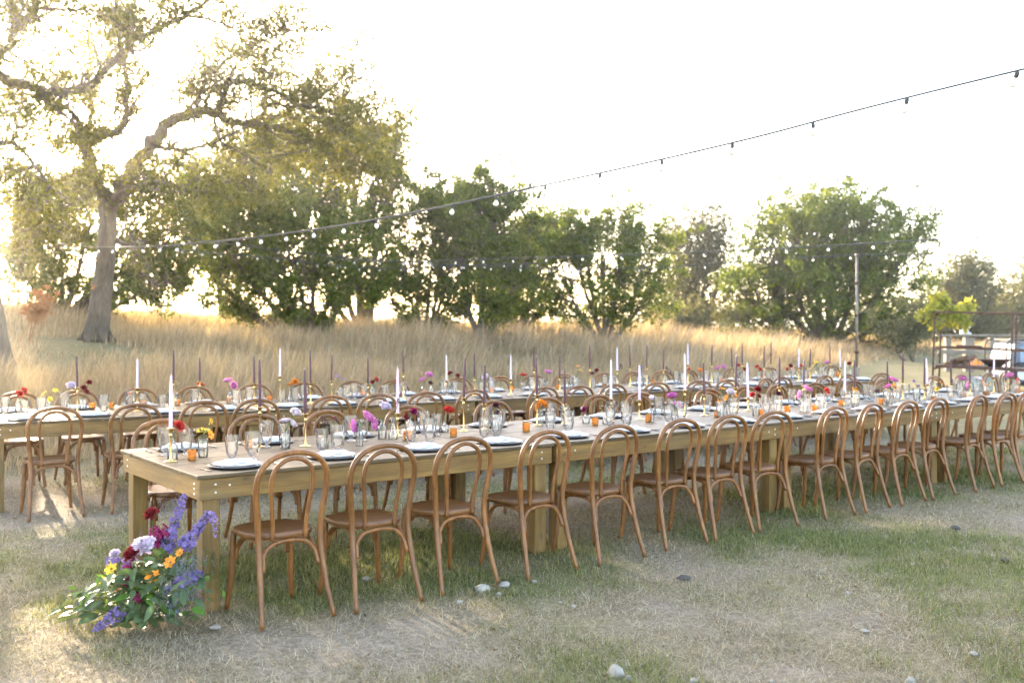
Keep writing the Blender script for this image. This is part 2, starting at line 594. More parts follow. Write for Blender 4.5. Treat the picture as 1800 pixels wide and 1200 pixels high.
def ground_mat():
    m, N, L, B = new_mat('dry_lawn_soil')
    at = N.new('ShaderNodeAttribute')
    at.attribute_name = 'lush'
    n1 = noise_node(N, L, 3.0, 8, .65, obj_space=False)
    n2 = noise_node(N, L, 34, 6, .7, obj_space=False)
    n3 = noise_node(N, L, .35, 4, .6, obj_space=False)
    soil = ramp(N, L, n2, [(.3, (.17, .13, .09)), (.5, (.275, .22, .155)), (.7, (.38, .315, .235))])
    straw = ramp(N, L, n2, [(.3, (.15, .12, .065)), (.7, (.34, .28, .165))])
    green = ramp(N, L, n2, [(.3, (.075, .09, .028)), (.7, (.17, .18, .065))])
    am = N.new('ShaderNodeMath')
    am.operation = 'MULTIPLY_ADD'
    am.inputs[1].default_value = .35
    L.new(n1, am.inputs[0])
    L.new(at.outputs['Fac'], am.inputs[2])
    f1 = ramp(N, L, am.outputs[0], [(.36, (0, 0, 0)), (.55, (1, 1, 1))])
    f2 = ramp(N, L, am.outputs[0], [(.62, (0, 0, 0)), (.85, (1, 1, 1))])
    c = mix_col(N, L, f2, mix_col(N, L, f1, soil, straw), green)
    c = mix_col(N, L, .6, c, ramp(N, L, n3, [(.3, (.8, .8, .8)), (.7, (1.1, 1.1, 1.1))]), 'MULTIPLY')
    L.new(c, B.inputs['Base Color'])
    B.inputs['Roughness'].default_value = .95
    B.inputs['Specular IOR Level'].default_value = .1
    bump(N, L, B, n2, .7, .02)
    return m
M['ground'] = ground_mat()
me = big_mesh('ground', np.stack([XX, YY, ZZ], -1).reshape(-1, 3), gf, M['ground'], True)
att = me.attributes.new('lush', 'FLOAT', 'POINT')
att.data.foreach_set('value', lush.ravel().astype(np.float32))
g = obj('ground', me)
g['kind'] = 'structure'
g['label'] = 'worn lawn of straw, green tufts and bare soil rising to a field'

# ---------------------------------------------------------------- grasses
def blades(base, h, w, lean, yaw, segs, curve):
    """tapering grass blades as one vertex/face array; base (n,3), the rest (n,)"""
    n = len(base)
    dirx, diry = np.cos(yaw), np.sin(yaw)
    sx, sy = -diry, dirx
    vs, rows = [], segs + 1
    V = np.zeros((n, rows * 2 - 1, 3))
    for k in range(rows):
        t = k / segs
        off = lean * h * (t ** curve)
        zz = h * t * (1 - .28 * lean * t)
        ww = w * (1 - t) ** .7
        cx, cy_, cz = base[:, 0] + dirx * off, base[:, 1] + diry * off, base[:, 2] + zz
        if k < segs:
            V[:, 2 * k] = np.stack([cx - sx * ww, cy_ - sy * ww, cz], -1)
            V[:, 2 * k + 1] = np.stack([cx + sx * ww, cy_ + sy * ww, cz], -1)
        else:
            V[:, 2 * k] = np.stack([cx, cy_, cz], -1)
    tri = []
    for k in range(segs - 1):
        a = 2 * k
        tri += [(a, a + 1, a + 3), (a, a + 3, a + 2)]
    a = 2 * (segs - 1)
    tri.append((a, a + 1, a + 2))
    tri = np.array(tri)
    Fc = (np.arange(n) * (rows * 2 - 1))[:, None, None] + tri[None]
    return V.reshape(-1, 3), Fc.reshape(-1, 3)

M['green_blade'] = leafy('green_lawn_blades', [(.10, .115, .035), (.165, .18, .06), (.24, .245, .10), (.35, .325, .17)], .35, 1.2, .6, .7)
M['dry_blade'] = leafy('straw_lawn_blades', [(.16, .122, .075), (.31, .25, .165), (.44, .37, .26), (.60, .52, .385)], .3, 1.2, .7, .7)
M['field_blade'] = leafy('tall_dry_grass', [(.13, .115, .065), (.29, .235, .155), (.43, .335, .24), (.49, .35, .265), (.64, .54, .415)], .35, 1.1, .7, .6)

def lawn():
    gb, db = [], []
    n = 66000
    yy = 3.9 + (21 - 3.9) * rng.random(n) ** 1.35
    xx = (rng.random(n) * 2 - 1) * (.56 * yy + .5)
    zz = terrain(xx, yy)
    for x, y, z in zip(xx, yy, zz):
        L_ = lushness(x, y)
        f = max(1.0, y / 6.0)
        if L_ < .24 and random.random() < .7:
            continue
        pg = smooth(.28, .90, L_)
        k = int(7 + 5 * random.random())
        if y > 9:
            k = max(4, k - 3)
        green = random.random() < pg
        (gb if green else db).append((x, y, z, k, f, L_))
    for name, lst, matn, lab in (('lawn_grass', gb, 'green_blade', 'short green grass growing in tufts under the chairs and across the lawn'), ('straw_grass', db, 'dry_blade', 'dry straw coloured grass lying matted over the worn lawn')):
        A = np.array(lst)
        k = A[:, 3].astype(int)
        rep = np.repeat(np.arange(len(A)), k)
        m = len(rep)
        f = A[rep, 4]
        spread = .045 * f if matn == 'green_blade' else .06 * f
        base = np.stack([A[rep, 0] + rng.normal(0, 1, m) * spread, A[rep, 1] + rng.normal(0, 1, m) * spread, A[rep, 2] - .014], -1)
        if matn == 'green_blade':
            h = (.022 + .045 * rng.random(m) ** 1.5) * (.75 + .6 * np.clip(A[rep, 5], 0, 1.2))
            lean = .2 + 1.1 * rng.random(m)
            w = (.0014 + .0014 * rng.random(m)) * f
        else:
            h = .014 + .040 * rng.random(m) ** 1.8
            lean = .4 + 2.0 * rng.random(m)
            w = (.0012 + .0013 * rng.random(m)) * f
        V, Fc = blades(base, h, w, lean, rng.random(m) * 6.283, 2 if matn == 'green_blade' else 1, 1.5)
        o = obj(name, big_mesh(name, V, Fc, M[matn]))
        o['kind'] = 'stuff'
        o['label'] = lab
        o['category'] = 'grass'
lawn()

def litter():
    n = 420
    yy = 4.2 + 9 * rng.random(n) ** 1.3
    xx = (rng.random(n) * 2 - 1) * .54 * yy
    vs, fs = [], []
    for x, y in zip(xx, yy):
        a, s = random.random() * 6.28, random.uniform(.010, .024)
        d, e = Vector((math.cos(a), math.sin(a), random.uniform(-.3, .3))), Vector((-math.sin(a), math.cos(a), random.uniform(-.4, .4)))
        c = Vector((x, y, gz(x, y) + random.uniform(.002, .016)))
        b = len(vs)
        vs += [c - d * s, c + e * s * .45 + Vector((0, 0, .004)), c + d * s, c - e * s * .45 + Vector((0, 0, .004))]
        fs.append((b, b + 1, b + 2, b + 3))
    o = obj('fallen_leaves', big_mesh('fallen_leaves', np.array([tuple(v) for v in vs]), np.array(fs), M['litter']))
    o['kind'] = 'stuff'
    o['label'] = 'small dry brown leaves scattered over the lawn'
    o['category'] = 'leaves'
M['litter'] = leafy('dry_fallen_leaves', [(.06, .035, .018), (.14, .08, .035), (.26, .16, .07), (.38, .29, .16)], .15, 6, .7, .9)
litter()

def field_edge(x, y):
    d = (x - ROW2.a.x) * ROW2.n.x + (y - ROW2.a.y) * ROW2.n.y
    k = x / y
    return d - (3.3 + 9.5 * np.clip((k - .16) / .24, 0, 1))

def field():
    n = 25000
    yy = 10.5 + 55 * rng.random(n) ** 1.9
    xx = (rng.random(n) * 2 - 1.02) * (.62 * yy + 2.0)
    e = field_edge(xx, yy)
    keep = e > .8 * rng.normal(0, .6, n)
    # thin, worn strip on the right between lawn and field, and patchy ground by the oak
    xx, yy, e = xx[keep], yy[keep], e[keep]
    pn = np.array([nz(x, y, .22, 5.0) + .5 * nz(x, y, .8, 2.0) for x, y in zip(xx, yy)])
    kk = xx / yy
    oakpatch = np.exp(-(((kk + .40) / .10) ** 2 + ((yy - 15) / 4.5) ** 2))
    keep = (pn - .15 * oakpatch) > -.55 - .3 * rng.random(len(xx))
    xx, yy, e, pn, kk, oakpatch = (a[keep] for a in (xx, yy, e, pn, kk, oakpatch))
    hm = np.clip(.34 + .16 * np.clip(e, 0, 4) / 1.6, .3, .70) * np.clip(1 + 1.0 * pn, .4, 1.7) * (1 - .25 * oakpatch)
    hm *= np.where(kk > .28, .65, 1.0)
    k = rng.integers(10, 17, len(xx))
    rep = np.repeat(np.arange(len(xx)), k)
    m = len(rep)
    f = np.maximum(1, yy[rep] / 14)
    base = np.stack([xx[rep] + rng.normal(0, .10, m) * f, yy[rep] + rng.normal(0, .10, m) * f, np.zeros(m)], -1)
    base[:, 2] = terrain(base[:, 0], base[:, 1]) - .02
    h = hm[rep] * (.45 + .75 * rng.random(m))
    lean = .25 + .5 * rng.random(m)
    yaw = rng.normal(-.35, 1.0, m)
    w = (.0032 + .0052 * rng.random(m) ** 2) * f
    V, Fc = blades(base, h, w, lean, yaw, 2, 1.7)
    o = obj('field_grass', big_mesh('field_grass', V, Fc, M['field_blade']))
    o['kind'] = 'stuff'
    o['label'] = 'tall dry tan field grass rising behind the back table'
    o['category'] = 'grass'
field()

# ---------------------------------------------------------------- trees
def leaf_cloud(centres, radii, counts, size, up=.25, aspect=.55, outward=.5, flat=1.0, core=None):
    """leaf quads gathered in clumps; returns vertices and quads"""
    rep = np.repeat(np.arange(len(centres)), counts)
    m = len(rep)
    c = np.asarray(centres)[rep]
    r = np.asarray(radii)[rep]
    g_ = rng.normal(0, 1, (m, 3))
    g_ /= np.linalg.norm(g_, axis=1)[:, None]
    rad = r * (rng.random(m) ** .45)
    p = c + g_ * rad[:, None] * np.array([1, 1, flat])
    p += .35 * r[:, None] * np.sin(p[:, [1, 2, 0]] * 5.3 + 1.7)
    d = g_ * outward + rng.normal(0, .6, (m, 3)) + np.array([0, 0, up])
    d /= np.linalg.norm(d, axis=1)[:, None]
    s = np.cross(d, rng.normal(0, 1, (m, 3)))
    s /= np.linalg.norm(s, axis=1)[:, None]
    ln = size * (.45 + 1.25 * rng.random(m) ** 1.7)[:, None]
    wd = ln * aspect
    V = np.stack([p - d * ln * .5, p + s * wd * .5 - d * ln * .05, p + d * ln * .5, p - s * wd * .5 - d * ln * .05], 1)
    Fc = np.arange(m * 4).reshape(m, 4)
    return V.reshape(-1, 3), Fc

def wiggle(a, b, n=5, amp=.08, droop=0.0):
    a, b = Vector(a), Vector(b)
    L_ = (b - a).length
    pts = [a]
    for k in range(1, n):
        t = k / n
        w_ = math.sin(math.pi * t) * amp * L_
        pts.append(a.lerp(b, t) + Vector((random.gauss(0, w_), random.gauss(0, w_), random.gauss(0, w_) + droop * math.sin(math.pi * t) * L_)))
    pts.append(b)
    return pts

def sample_lobes(lobes, z0, depth, n):
    """clump centres inside a crown drawn by ellipses in the photograph, given real depth"""
    areas = np.array([l[2] * l[3] for l in lobes], float)
    pick = rng.choice(len(lobes), n, p=areas / areas.sum())
    out = []
    for i in pick:
        cx, cy_, rx, ry = lobes[i][:4]
        while True:
            q = rng.random(3) * 2 - 1
            if q @ q <= 1:
                break
        q *= (q @ q) ** -.12
        dz = depth * max(.35, min(1, rx * z0 / F_PX / 3.0)) * q[2]
        p = P(cx + rx * q[0], cy_ + ry * q[1], z0)
        p.y += dz
        out.append(p)
    return out

def bushy_tree(name, label, cat, base_px, z0, lobes, n_clump, per, leaf, matl, matb, depth=2.6, stems=6, stem_r=.10, clump_r=.5, group='trees beyond the field', spread=.5, aspect=.4):
    bx = (base_px - 900) / F_PX * z0
    base = Vector((bx, z0, gz(bx, z0) - .1))
    root = tag(empty(name, base), label, cat, group)
    cl = sample_lobes(lobes, z0, depth, n_clump)
    cl = [c for c in cl if c.z > gz(c.x, c.y) + .45]
    tb = MB()
    heads = []
    order = sorted(cl, key=lambda c: math.atan2(c.x - base.x, c.z - base.z + .2))
    step = max(1, len(order) // stems)
    for k in range(stems):
        grp = order[k * step:(k + 1) * step]
        if not grp:
            continue
        tgt = sum((Vector(c) for c in grp), Vector()) / len(grp)
        b0 = base + Vector((random.uniform(-.3, .3) * spread, random.uniform(-.25, .25), 0))
        mid = b0.lerp(tgt, .45) + Vector((0, 0, -.06 * (tgt - b0).length))
        pts = catmull([b0, mid + Vector((random.gauss(0, .12), random.gauss(0, .12), 0)), tgt], 6)
        tb.tube([p - base for p in pts], [stem_r * random.uniform(.8, 1.25), stem_r * .55, stem_r * .25], 7)
        heads.append((pts, grp))
    for pts, grp in heads:
        for c in grp:
            i = min(range(2, len(pts)), key=lambda j: (pts[j] - c).length + .25 * j * .1)
            i = max(2, i - 2)
            tb.tube([p - base for p in wiggle(pts[i], c, 4, .09)], [stem_r * .28, stem_r * .06], 4, cap=False)
    t_ = obj('trunk', tb.mesh(name + '_trunk', matb, True), root)
    # feathery shoots standing proud of the crown
    tops = sorted(cl, key=lambda c: -(c.z - base.z) - 1.2 * abs(c.x - base.x) * .3)[:len(cl) // 3]
    shoots = [c + Vector((random.gauss(0, .5), random.gauss(0, .4), random.uniform(.3, .95) * clump_r * 1.7)) for c in tops for _ in range(2)]
    rr = np.array([clump_r * random.uniform(.5, 1.45) for _ in cl] + [clump_r * random.uniform(.3, .55) for _ in shoots])
    cnt = np.array([int(per * random.uniform(.45, 1.4)) for _ in cl] + [int(per * random.uniform(.12, .3)) for _ in shoots])
    cl = cl + shoots
    V, Fc = leaf_cloud(np.array([tuple(c - base) for c in cl]), rr, cnt, leaf, .45, aspect, .9, .8)
    obj('crown', big_mesh(name + '_crown', V, Fc, matl), root)
    return root

JL, JB, PL, OB = M['juniper_leaf'], M['juniper_bark'], M['pale_leaf'], M['oak_bark']
JT = 'juniper_tree'
bushy_tree(JT, 'tall hazy juniper tree glimpsed behind the oak limbs above the low juniper', 'tree', 400, 36.0, [(420, 330, 90, 80), (360, 360, 70, 80), (480, 300, 70, 60), (440, 440, 90, 60), (500, 250, 60, 50)], 170, 260, .125, JL, JB, 2.6, 6, .14, .52)
bushy_tree(JT, 'dark spreading juniper tree directly behind the big oak trunk', 'tree', 110, 27.5, [(170, 455, 160, 85), (55, 440, 100, 100), (290, 400, 100, 100), (130, 360, 120, 65), (250, 490, 80, 55), (60, 515, 90, 42), (330, 460, 50, 70), (190, 520, 100, 30)], 215, 300, .105, JL, JB, 2.6, 8, .13, .48)
bushy_tree(JT, 'wide low juniper tree with sloping crown and short dark trunk, right of the big oak', 'tree', 548, 29.0, [(470, 440, 125, 80), (440, 390, 90, 60), (560, 505, 120, 50), (410, 505, 72, 52), (600, 450, 90, 75), (500, 545, 110, 26)], 215, 290, .105, JL, JB, 2.6, 9, .15, .44)
bushy_tree(JT, 'tall airy juniper tree rising behind the low juniper beside the oak', 'tree', 640, 33.0, [(620, 320, 95, 105), (690, 300, 48, 85), (560, 370, 85, 80), (650, 440, 65, 60), (720, 260, 18, 30), (540, 260, 70, 50)], 190, 300, .115, JL, JB, 2.4, 6, .13, .46)
bushy_tree(JT, 'juniper tree with fanned thin trunks under the long light string', 'tree', 750, 31.0, [(770, 400, 85, 62), (730, 455, 75, 60), (800, 370, 60, 45), (690, 520, 66, 45), (795, 500, 62, 60), (740, 540, 75, 28)], 155, 290, .105, JL, JB, 2.3, 7, .09, .44)
bushy_tree(JT, 'tall juniper tree with two pale leaning trunks and pointed top', 'tree', 845, 30.0, [(850, 390, 75, 55), (862, 340, 42, 36), (900, 420, 60, 75), (850, 470, 75, 65), (905, 360, 14, 25), (866, 318, 12, 18), (900, 515, 55, 48), (840, 540, 60, 25)], 165, 290, .105, JL, OB, 2.3, 5, .12, .43)
bushy_tree(JT, 'dense dark juniper tree standing between the pointed juniper and the arched one', 'tree', 905, 33.0, [(940, 450, 55, 60), (960, 420, 40, 35), (890, 510, 70, 52), (940, 535, 60, 32)], 125, 290, .105, JL, JB, 2.2, 7, .11, .43)
bushy_tree(JT, 'broad juniper tree with gappy crown and an arched low limb', 'tree', 1062, 32.0, [(1065, 440, 95, 55), (1000, 440, 45, 55), (1135, 455, 60, 62), (1050, 530, 88, 48), (1120, 530, 70, 48), (1113, 385, 26, 26), (1020, 405, 45, 25)], 200, 240, .10, JL, JB, 2.4, 8, .10, .41)
bushy_tree(JT, 'big round sunlit juniper tree behind the metal pole', 'tree', 1455, 41.0, [(1440, 430, 105, 90), (1400, 500, 125, 70), (1545, 440, 65, 70), (1565, 515, 85, 60), (1320, 505, 62, 52), (1420, 360, 58, 32), (1515, 365, 38, 26), (1480, 560, 160, 36), (1350, 425, 40, 45), (1350, 565, 80, 26), (1570, 575, 70, 22), (1480, 420, 150, 80)], 420, 250, .135, JL, JB, 3.8, 11, .19, .60)
bushy_tree('oak_tree', 'pale dusty oak tree far back left of the round juniper', 'tree', 1225, 47.0, [(1215, 450, 65, 55), (1250, 500, 65, 65), (1180, 520, 55, 50), (1230, 410, 45, 22), (1220, 560, 90, 30)], 150, 170, .17, PL, OB, 3.2, 6, .16, .85)
bushy_tree('oak_tree', 'pale olive oak tree far back above the rusted frame', 'tree', 1705, 52.0, [(1690, 510, 50, 40), (1720, 550, 65, 50), (1650, 565, 60, 40), (1690, 480, 30, 18), (1700, 590, 80, 20)], 140, 190, .18, PL, OB, 3.2, 6, .16, .9)
bushy_tree('oak_tree', 'dull grey green oak tree far back at the edge beyond the fence', 'tree', 1790, 55.0, [(1780, 525, 50, 45), (1830, 540, 60, 50), (1765, 570, 70, 35)], 120, 190, .18, PL, OB, 3.2, 6, .16, .95)
bushy_tree('shrub', 'low sunlit scrub bush growing beside the rusted frame', 'bush', 1615, 34.0, [(1610, 575, 38, 22), (1580, 585, 30, 15)], 32, 190, .12, PL, JB, 1.2, 4, .04, .45, group=None)
bushy_tree('shrub', 'low grey brush below the pale oak in the far gap', 'bush', 1180, 40.0, [(1160, 560, 45, 18), (1240, 565, 60, 18)], 40, 150, .14, PL, JB, 1.4, 5, .04, .5, group=None)
bushy_tree('shrub', 'rust brown dead bush beside the dark juniper, left of the oak trunk', 'bush', 50, 21.0, [(58, 560, 16, 26), (72, 530, 14, 16), (48, 585, 12, 14)], 26, 110, .13, M['rust_leaf'], M['rust_leaf'], .5, 6, .015, .17, group=None, aspect=.12)

def oak(name, label, z0, limbs, clumps, leaf_n, twig_len, matl, r_scale=1.0, leaf=.085, dens=1.0):
    """limbs: lists of (px, py, depth offset, radius in m) traced for the tree; twigs and leaves grow on them"""
    first = limbs[0][0]
    base = P(first[0], first[1], z0 + first[2])
    base.z = gz(base.x, base.y) - .05
    root = tag(empty(name, base), label, 'tree', 'oak trees at the edge of the field')
    tb = MB()
    cent, rads, cnt = [], [], []
    for li, limb in enumerate(limbs):
        pts = [P(a[0], a[1], z0 + a[2]) for a in limb]
        if li == 0:
            pts[0] = base.copy()
        path = catmull(pts, 6)
        rad = list(np.interp(np.linspace(0, 1, len(path)), np.linspace(0, 1, len(limb)), [a[3] * r_scale for a in limb]))
        if li > 0:
            path = [p + Vector((random.gauss(0, r * .35), random.gauss(0, r * .35), random.gauss(0, r * .35))) for p, r in zip(path, rad)]
        tb.tube([p - base for p in path], rad, 10 if rad[0] > .1 else 6)
        if li == 0:
            for k in range(6):          # root flare
                a = k * 1.05 + .3
                q = base + Vector((math.cos(a) * rad[0] * 1.5, math.sin(a) * rad[0] * 1.5, .0))
                tb.tube([p - base for p in catmull([q, base + Vector((math.cos(a), math.sin(a), 0)) * rad[0] * .75 + Vector((0, 0, .22)), base + Vector((math.cos(a), math.sin(a), 0)) * rad[0] * .45 + Vector((0, 0, .7))], 3)], [.07, .11, .05], 6)
            continue
        for i in range(2, len(path)):
            r = rad[i]
            pr = (.25 if r > .09 else .75) * dens
            for _ in range(2 if random.random() < pr * .6 else 1):
                if random.random() > pr:
                    continue
                d = Vector((random.gauss(0, 1), random.gauss(0, .8), random.gauss(.45, .8)))
                d = (d + (path[i] - path[i - 1]).normalized() * .8).normalized()
                e = path[i] + d * twig_len * random.uniform(.4, 1.25)
                tw = wiggle(path[i], e, 4, .14)
                tb.tube([p - base for p in tw], [min(r * .5, .03), .006], 4, cap=False)
                for q in tw[2:]:
                    cent.append(tuple(q - base + Vector((random.gauss(0, .1), random.gauss(0, .1), random.gauss(0, .1)))))
                    rads.append(random.uniform(.16, .34))
                    cnt.append(int(leaf_n * random.uniform(.4, 1.3)))
    segs = [(P(a[0], a[1], z0 + a[2]), a[3]) for limb in limbs[1:] for a in limb]
    for (cx, cy_, rx, ry, dz, n) in clumps:
        c0 = P(cx, cy_, z0 + dz)
        near_p = min(segs, key=lambda s: (s[0] - c0).length)[0]
        tb.tube([p - base for p in wiggle(near_p, c0, 5, .10)], [.035, .012], 5, cap=False)
        for _ in range(n):
            q = P(cx + rx * max(-1.2, min(1.2, random.gauss(0, .5))), cy_ + ry * max(-1.2, min(1.2, random.gauss(0, .5))), z0 + dz + random.gauss(0, .8))
            tw = wiggle(c0.lerp(q, random.uniform(0, .5)), q, 3, .12)
            tb.tube([p - base for p in tw], [.014, .005], 4, cap=False)
            cent.append(tuple(q - base))
            rads.append(random.uniform(.20, .42))
            cnt.append(int(leaf_n * random.uniform(.6, 1.6)))
    obj('trunk', tb.mesh(name + '_trunk', M['oak_bark'], True), root)
    V, Fc = leaf_cloud(np.array(cent), np.array(rads), np.array(cnt), leaf, .1, .5, .3, .8)
    obj('crown', big_mesh(name + '_crown', V, Fc, matl), root)
    return root

oak('oak_tree', 'big live oak with thick pale trunk and long arching limbs', 22.0, [
    [(170, 600, 0, .33), (178, 520, 0, .285), (187, 440, 0, .255), (190, 390, 0, .24), (188, 345, 0, .24)],
    [(188, 360, 0, .20), (160, 300, -.3, .17), (150, 255, -.6, .14), (165, 245, -.7, .12), (215, 225, -.8, .10), (222, 170, -.9, .08), (214, 90, -1, .06), (205, 20, -1, .05), (200, -60, -1, .03)],
    [(150, 265, -.6, .10), (137, 210, -.8, .07), (95, 180, -1, .05), (40, 165, -1.2, .035), (-10, 180, -1.2, .02)],
    [(152, 250, -.6, .08), (160, 190, .4, .05), (150, 150, .8, .035), (165, 95, 1, .02)],
    [(190, 380, 0, .23), (225, 310, .2, .20), (262, 262, .3, .18), (298, 220, .4, .165), (335, 199, .5, .155), (372, 198, .5, .14), (405, 214, .6, .125), (450, 218, .7, .10), (520, 238, .8, .07), (590, 280, 1.0, .045), (640, 320, 1.1, .02)],
    [(372, 198, .5, .10), (388, 182, .3, .085), (402, 148, .2, .08), (415, 142, .1, .075), (480, 160, 0, .06), (520, 185, 0, .05), (560, 212, -.1, .035), (640, 250, -.2, .02)],
    [(340, 200, .5, .09), (352, 168, .7, .075), (372, 130, .9, .06), (420, 95, 1.1, .04), (470, 110, 1.3, .025)],
    [(448, 216, .7, .07), (478, 184, .9, .055), (520, 188, 1, .045), (575, 160, 1.2, .035), (612, 120, 1.3, .025), (630, 85, 1.4, .012)],
    [(376, 205, .5, .06), (388, 248, .2, .05), (432, 272, 0, .035), (475, 305, -.2, .018)],
    [(272, 258, .3, .07), (330, 262, .1, .055), (380, 248, 0, .045), (440, 218, -.2, .03)],
    [(520, 186, .0, .05), (560, 190, .3, .045), (600, 205, .6, .035), (660, 190, .8, .02), (700, 210, .9, .01)],
    [(184, 350, 0, .11), (150, 325, -1.2, .09), (118, 345, -2.2, .07), (95, 375, -2.8, .045), (60, 410, -3.2, .025)],
    [(190, 360, 0, .13), (235, 330, -.8, .10), (300, 325, -1.4, .06), (360, 340, -1.8, .03)],
    [(205, 420, 0, .09), (235, 438, .8, .07), (262, 422, 1.5, .04), (300, 400, 2.0, .02)],
], [
    (470, 130, 70, 45, .3, 30), (545, 140, 70, 45, .8, 30), (610, 170, 60, 60, 1, 26), (655, 230, 45, 55, .8, 24), (560, 255, 110, 40, .6, 44), (480, 275, 80, 40, 0, 32), (600, 290, 65, 40, 1, 34), (400, 90, 55, 40, .8, 18),
    (330, 140, 60, 50, .5, 16), (250, 140, 50, 50, -.6, 14), (200, 60, 55, 40, -1, 14), (110, 350, 60, 28, -2.6, 20), (70, 395, 55, 30, -3, 26), (170, 315, 60, 26, -1, 13), (260, 315, 70, 26, -1.2, 15), (340, 330, 60, 30, -1.5, 18),
    (90, 250, 60, 45, -1, 16), (40, 190, 50, 40, -1.1, 14), (310, 290, 60, 30, .2, 20), (420, 320, 70, 35, 0, 26), (690, 270, 30, 45, .9, 14), (540, 80, 40, 30, 1.2, 10)],
    70, .85, M['oak_leaf'], .78, .066)

oak('oak_tree', 'oak trunk cut by the left edge, its limbs reaching over the top corner', 17.5, [
    [(-2, 625, 0, .30), (-14, 540, 0, .24), (-40, 470, 0, .22), (-75, 380, 0, .21), (-95, 250, 0, .20), (-90, 150, 0, .20)],
    [(-92, 170, 0, .16), (-40, 100, .2, .14), (0, 135, .3, .125), (55, 153, .4, .115), (100, 163, .5, .105), (158, 150, .6, .095), (195, 112, .7, .085), (235, 72, .8, .075), (300, 40, .9, .06), (345, 18, 1, .05), (400, -25, 1, .035)],
    [(330, 28, 1, .04), (380, 38, 1.1, .035), (415, 55, 1.2, .03), (438, 80, 1.2, .025), (470, 68, 1.3, .018), (510, 55, 1.3, .012), (555, 38, 1.3, .006)],
    [(-30, 110, .2, .12), (15, 85, .1, .10), (27, 50, 0, .09), (18, 10, 0, .08), (10, -40, 0, .07)],
    [(24, 60, 0, .06), (52, 30, -.2, .055), (64, 10, -.2, .045), (62, -30, -.2, .035)],
    [(60, 18, -.2, .035), (90, 17, -.4, .03), (150, 18, -.6, .025), (185, 26, -.7, .022), (212, 46, -.8, .018), (245, 50, -.8, .01)],
    [(50, 150, .4, .06), (95, 190, .3, .045), (130, 215, .2, .03), (140, 235, .2, .02)],
    [(-85, 240, 0, .09), (-30, 260, -.6, .07), (20, 250, -1, .05), (60, 290, -1.3, .03), (90, 330, -1.5, .015)],
], [(20, 300, 55, 40, -1.2, 24), (60, 350, 60, 35, -1.4, 26), (30, 60, 40, 40, 0, 8), (120, 90, 50, 30, .2, 9), (230, 30, 50, 25, .6, 14), (480, 20, 40, 20, 1.2, 6), (20, 200, 45, 35, -.6, 16), (-80, 120, 90, 90, 0, 60), (-120, 300, 90, 90, -.4, 60), (-60, 20, 80, 60, 0, 40), (-200, 200, 100, 120, 0, 60)],
    66, .75, M['oak_leaf'], .75, .062, .95)

# ---------------------------------------------------------------- tables
def build_table(row, k, label, z_off=0.0):
    L_, W_ = row.tl - .012, row.w
    root = empty('farm_table', row.at(k * row.tl, 0), row.ang)
    tag(root, label, 'table', 'long farm tables set end to end')
    n = 6
    pw = W_ / n
    for i in range(n):
        mb = MB()
        mb.box((0, 0, 0), (L_ + random.uniform(-.004, .004), pw - .003, .021), bev=.0025)
        obj('plank', mb.mesh('tabletop_plank', M['tabletop']), root, (L_ / 2 + random.uniform(-.002, .002), pw * (i + .5), T_H - .0105 + random.uniform(-.0008, .0008)))
    zc = T_H - .0225 - .0575
    for yy in (.028, W_ - .028):
        mb = MB()
        mb.box((0, 0, 0), (L_ - .03, .026, .115), bev=.003)
        obj('apron', mb.mesh('apron_board', M['table']), root, (L_ / 2, yy, zc))
    for xx in (.028, L_ - .028):
        mb = MB()
        mb.box((0, 0, 0), (W_ - .084, .026, .113), bev=.003)
        obj('apron', mb.mesh('apron_board', M['table']), root, (xx, W_ / 2, zc), (0, 0, R(90)))
    for xx in (.092, L_ - .092):
        for yy in (.092, W_ - .092):
            mb = MB()
            mb.box((0, 0, 0), (.098, .098, T_H - .0228 + .02), bev=.005)
            obj('leg', mb.mesh('table_leg', M['leg_wood']), root, (xx, yy, (T_H - .0228 - .02) / 2))
    mb = MB()
    mb.lathe([(.0001, .0035), (.004, .0032), (.0072, .001), (.0074, -.004)], 10)
    bm_ = mb.mesh('bolt', M['bolt'], True)
    for xx, dz in ((.105, .024), (.105, -.020), (.185, .014), (L_ - .105, .024), (L_ - .105, -.02), (L_ - .185, .006)):
        obj('bolt', bm_, root, (xx, .0145, zc + dz), (R(90), 0, 0))
    for yy, dz in ((.095, .026), (.095, -.002), (.095, -.030), (W_ - .12, .025), (W_ - .12, -.015)):
        obj('bolt', bm_, root, (.0145, yy, zc + dz), (0, R(-90), 0))
    return root

lab1 = ['front farm table with the floral arrangement at its leg', 'front row farm table, second along from the floral arrangement', 'front row farm table, third along from the floral arrangement', 'front row farm table cut by the right edge, fourth from the floral arrangement']
for k in range(4):
    build_table(ROW1, k, lab1[k])
for k in range(5):
    build_table(ROW2, k, 'back row weathered farm table, ' + ['first at the left edge', 'second from the left edge', 'third from the left edge', 'fourth from the left edge', 'last one at the open end near the pole'][k])

# ---------------------------------------------------------------- bentwood chairs
def sym(left):
    return left + [(-x, y, z) for x, y, z in reversed(left[:-1])]

